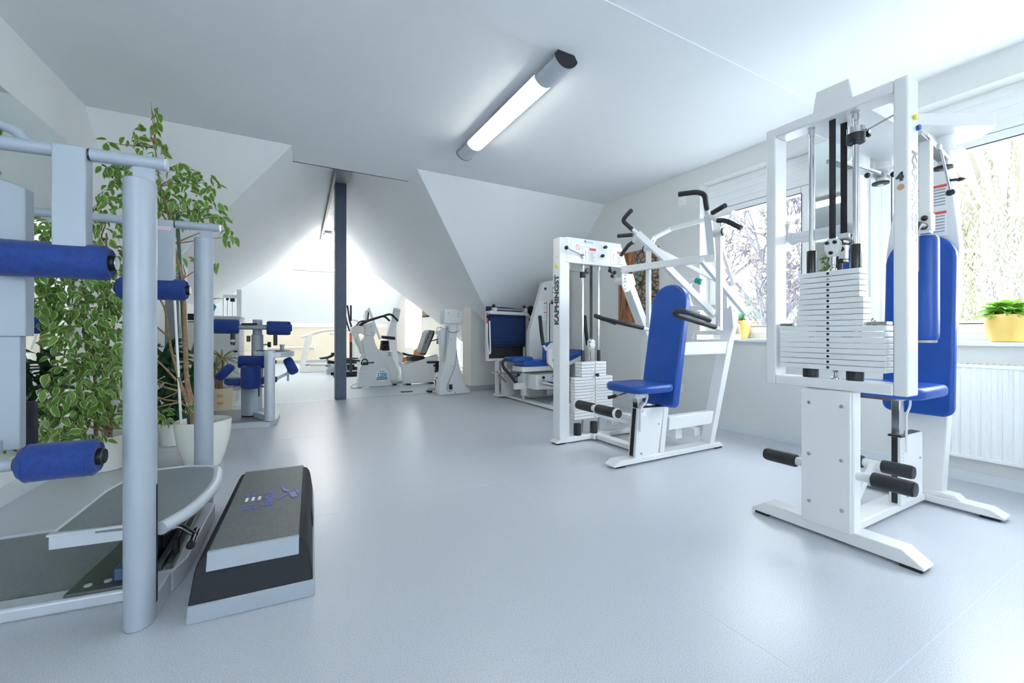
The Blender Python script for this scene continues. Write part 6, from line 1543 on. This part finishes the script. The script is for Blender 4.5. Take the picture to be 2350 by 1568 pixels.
def recumbent():
    Y = 8.2
    r = thing('recumbent_bike', 'white recumbent bike with a reclined black backrest right of the badge bike', 'exercise bike', (2.5, Y, 0))
    poly_part(r, 'body', [(2.10, .45), (2.16, .27), (2.16, .02), (2.75, .02), (2.83, .22), (2.87, .53), (2.80, .55), (2.20, .40)], Y, .22, M_frame, .014)
    MB().bar((2.20, Y + .1, .425), (2.86, Y + .1, .565), .10, .03).build('seat_rail', M_chrome, r, bevel=.004)
    poly_part(r, 'seat_back', [(2.49, .60), (2.62, 1.0), (2.68, 1.07), (2.74, 1.06), (2.75, 1.0), (2.60, .60)], Y + .0, .34, M_ink, .02)
    poly_part(r, 'seat_back_shell', [(2.56, .57), (2.75, 1.02), (2.77, 1.06), (2.79, 1.04), (2.78, .97), (2.60, .57)], Y + .01, .32, M_black, .014)
    for k in range(3): MB().tube(fillet([(2.575 + k * .045, Y - .003, .80 + k * .085), (2.61 + k * .045, Y - .003, .83 + k * .085), (2.60 + k * .045, Y - .003, .87 + k * .085)], .02), .006, 6).build('stitching', M_plastic, r)
    MB().prism([(2.29, Y + .02, .54), (2.57, Y + .02, .55), (2.58, Y + .02, .47), (2.31, Y + .02, .45)], (0, .32, 0)).build('seat_cushion', M_black, r, bevel=.018, seg=3)
    for y in (Y - .03, Y + .38):
        MB().tube(fillet([(2.13, y, .62), (2.25, y, .575), (2.42, y, .55), (2.56, y, .52)], .06), .018, 10).build('side_handle', M_black, r)
    poly_part(r, 'front_housing', [(2.14, .45), (2.20, .40), (2.25, .60), (2.12, .62)], Y + .3, .16, M_frame, .01)
    MB().bar((2.74, Y + .15, .84), (2.90, Y + .12, .88), .02, .02).build('console_arm', M_plastic, r)
    MB().prism([(2.88, Y + .05, .78), (2.905, Y + .05, .78), (2.965, Y + .05, 1.09), (2.925, Y + .05, 1.10)], (0, .16, 0)).build('console_back', M_plastic, r, bevel=.008)
    MB().prism([(2.86, Y + .04, .98), (2.885, Y + .04, .98), (2.95, Y + .04, 1.13), (2.90, Y + .04, 1.13)], (0, .18, 0)).build('console_panel', M_cream, r, bevel=.006)
    for z in (.80, .95): MB().ball((2.945, Y + .05, z), .026, 10, 6).build('clamp_knob', M_plastic, r)
    for x in (2.22, 2.68): MB().box(x, Y - .05, 0, x + .07, Y + .30, .022).build('floor_foot', M_gdark, r)
recumbent()
def chair():
    Y = 9.6
    r = thing('wooden_chair', 'low orange wooden chair behind the recumbent bike', 'chair', (2.85, Y, 0))
    MB().box(2.36, Y, .42, 3.10, Y + .40, .46).build('seat', M_wood, r, bevel=.01)
    MB().prism([(2.86, Y + .38, .44), (2.87, Y + .38, .58), (2.95, Y + .38, .64), (3.06, Y + .38, .64), (3.12, Y + .38, .57), (3.12, Y + .38, .44)], (0, .03, 0)).build('backrest', M_wood, r, bevel=.01)
    for x in (2.40, 3.05):
        for y in (Y + .03, Y + .34): MB().box(x, y, 0, x + .04, y + .04, .42).build('leg', M_wood, r, bevel=.004)
    MB().box(2.38, Y + .02, .34, 3.08, Y + .05, .42).build('apron', M_wood, r)
chair()
r = thing('wall_picture', 'small dark framed picture on the far right wall beside the tall window', 'picture', (3.88, 12.2, 1.6))
MB().box(3.87, 11.95, 1.48, 3.90, 12.55, 1.75).build('frame', M_gdark, r, bevel=.004)
MB().box(3.867, 11.99, 1.52, 3.87, 12.51, 1.71).build('print', M_bark, r)
r = thing('ballet_bar', 'white horizontal wall bar on the beige far wall', 'rail', (.5, 15.9, .53))
MB().cyl((-.30, 15.90, .535), (1.20, 15.90, .535), .028, 12).build('bar', M_frame, r)
for x in (-.27, 1.17): MB().box(x - .03, 15.88, .45, x + .03, 16.0, .60).build('bracket', M_frame, r, bevel=.004)
r = thing('floor_outlet', 'small dark outlet plate in the pale floor right of the post', 'floor plate', (1.95, 7.25, 0))
MB().box(1.86, 7.20, 0, 2.06, 7.30, .006).build('plate', M_gdark, r, bevel=.002)

# ================================================================ outdoors, one storey below the gym floor
M_ground = mat('pale_paving', (0.42, 0.44, 0.45), 0.95, noise=(2.0, 0.35))
M_willow = mat('willow_leaf', (0.21, 0.22, 0.115), 0.6, noise=(1.2, 0.4))
M_twig = mat('bare_twig', (0.070, 0.064, 0.076), 0.8, noise=(10, 0.2))
M_autumn = mat('autumn_leaf', (0.17, 0.125, 0.085), 0.6, noise=(3, 0.4))
g = MB().box(4.6, -40, -3.4, 70, 60, -3.2).build('garden_ground', M_ground, smooth=False); struct(g)
RT = random.Random(11)
def limb_tree(name, label, x, y, h, spread, depth, m_leaf, leaf_n, leaf_s, seed, r0=.16):
    q = random.Random(seed)
    t = thing(name, label, 'tree', (x, y, -3.2))
    segs = []; tips = []
    def grow(p, d, L, r, k):
        e = p + d * L
        m = p.lerp(e, .5) + Vector((q.uniform(-1, 1), q.uniform(-1, 1), q.uniform(-.5, .5))) * L * .06
        segs.append(([p, m, e], [r, r * .85, r * .68], k))
        if k == 0: tips.append((m, e)); return
        for i in range(q.choice((2, 3, 3)) if k > 1 else 3):
            nd = (d + Vector((q.uniform(-1, 1), q.uniform(-1, 1), q.uniform(-.35, .75))) * spread).normalized()
            grow(p.lerp(e, q.uniform(.55, 1.0)), nd, L * q.uniform(.62, .86), r * .60, k - 1)
    grow(Vector((x, y, -3.2)), Vector((0, 0, 1)), h, r0, depth)
    a = MB(); b = MB()
    for pts, rs, k in segs: (a if k >= depth - 1 else b).tube(pts, [max(.007, z) for z in rs], 7 if k > 2 else 4, cap=False)
    a.build('trunk', M_twig, t); b.build('branches', M_twig, t, kind='stuff')
    if leaf_n:
        vs = []; fs = []
        for _ in range(leaf_n):
            m, e = q.choice(tips); p = m.lerp(e, q.random()) + Vector((q.uniform(-1, 1), q.uniform(-1, 1), q.uniform(-1, 1))) * .08
            u = Vector((q.uniform(-1, 1), q.uniform(-1, 1), q.uniform(-1, 1))).normalized(); w = u.cross(Vector((q.uniform(-1, 1), q.uniform(-1, 1), q.uniform(-1, 1)))).normalized()
            k = len(vs); s = leaf_s * q.uniform(.6, 1.3); vs += [p, p + u * s * .5 + w * s * .3, p + u * s, p + u * s * .5 - w * s * .3]; fs.append((k, k + 1, k + 2, k + 3))
        MB().add(vs, fs).build('leaves', m_leaf, t, kind='stuff')
    return t
limb_tree('bare_tree', 'nearly bare tree with fine twigs outside the left window', 9.6, 5.6, 2.7, .72, 8, M_autumn, 2600, .085, 5, .2)
limb_tree('bare_tree', 'bare tree farther off between the two windows', 17.5, 9.5, 2.8, .75, 6, M_autumn, 1500, .12, 9, .2)
limb_tree('bare_tree', 'dark bare tree behind the willow strands outside the right window', 15.5, 2.9, 3.0, .7, 6, M_autumn, 1200, .10, 21, .22)
def willow(x, y, seed):
    q = random.Random(seed)
    t = thing('willow_tree', 'pale willow with long hanging yellow-green strands outside the right window', 'tree', (x, y, -3.2))
    MB().tube([(x, y, -3.2), (x + .1, y, -1), (x, y + .1, 1.0), (x - .1, y, 2.6)], [.34, .28, .24, .16], 12).build('trunk', M_twig, t)
    br = MB(); vs = []; fs = []
    for i in range(46):
        a = q.uniform(0, 2 * pi); L = q.uniform(1.2, 3.4); z0 = q.uniform(1.2, 2.6); up = q.uniform(1.2, 2.6)
        pts = [Vector((x + cos(a) * L * s, y + sin(a) * L * s, z0 + up * sin(s * pi * .62))) for s in (0, .25, .5, .75, 1)]
        br.tube(pts, [.07, .05, .035, .02, .01], 5, cap=False)
        for k in range(26):
            s = q.uniform(.2, 1); i0 = min(3, int(s * 4)); p = pts[i0].lerp(pts[i0 + 1], s * 4 - i0) + Vector((q.uniform(-.35, .35), q.uniform(-.35, .35), 0))
            n = int(q.uniform(22, 62)); dx, dy = q.uniform(-.015, .015), q.uniform(-.015, .015)
            for j in range(n):
                c = p + Vector((dx * j, dy * j, -.085 * j)); u = Vector((q.uniform(-1, 1), q.uniform(-1, 1), -1.6)).normalized(); w = u.cross(Vector((q.uniform(-1, 1), q.uniform(-1, 1), .3))).normalized()
                s2 = q.uniform(.06, .11); b = len(vs); vs += [c, c + u * s2 * .5 + w * .010, c + u * s2, c + u * s2 * .5 - w * .010]; fs.append((b, b + 1, b + 2, b + 3))
    br.build('branches', mat('willow_bark', (.15, .135, .10), .8), t, kind='stuff')
    MB().add(vs, fs).build('leaf_strands', M_willow, t, smooth=False, kind='stuff')
willow(10.6, 2.2, 3)
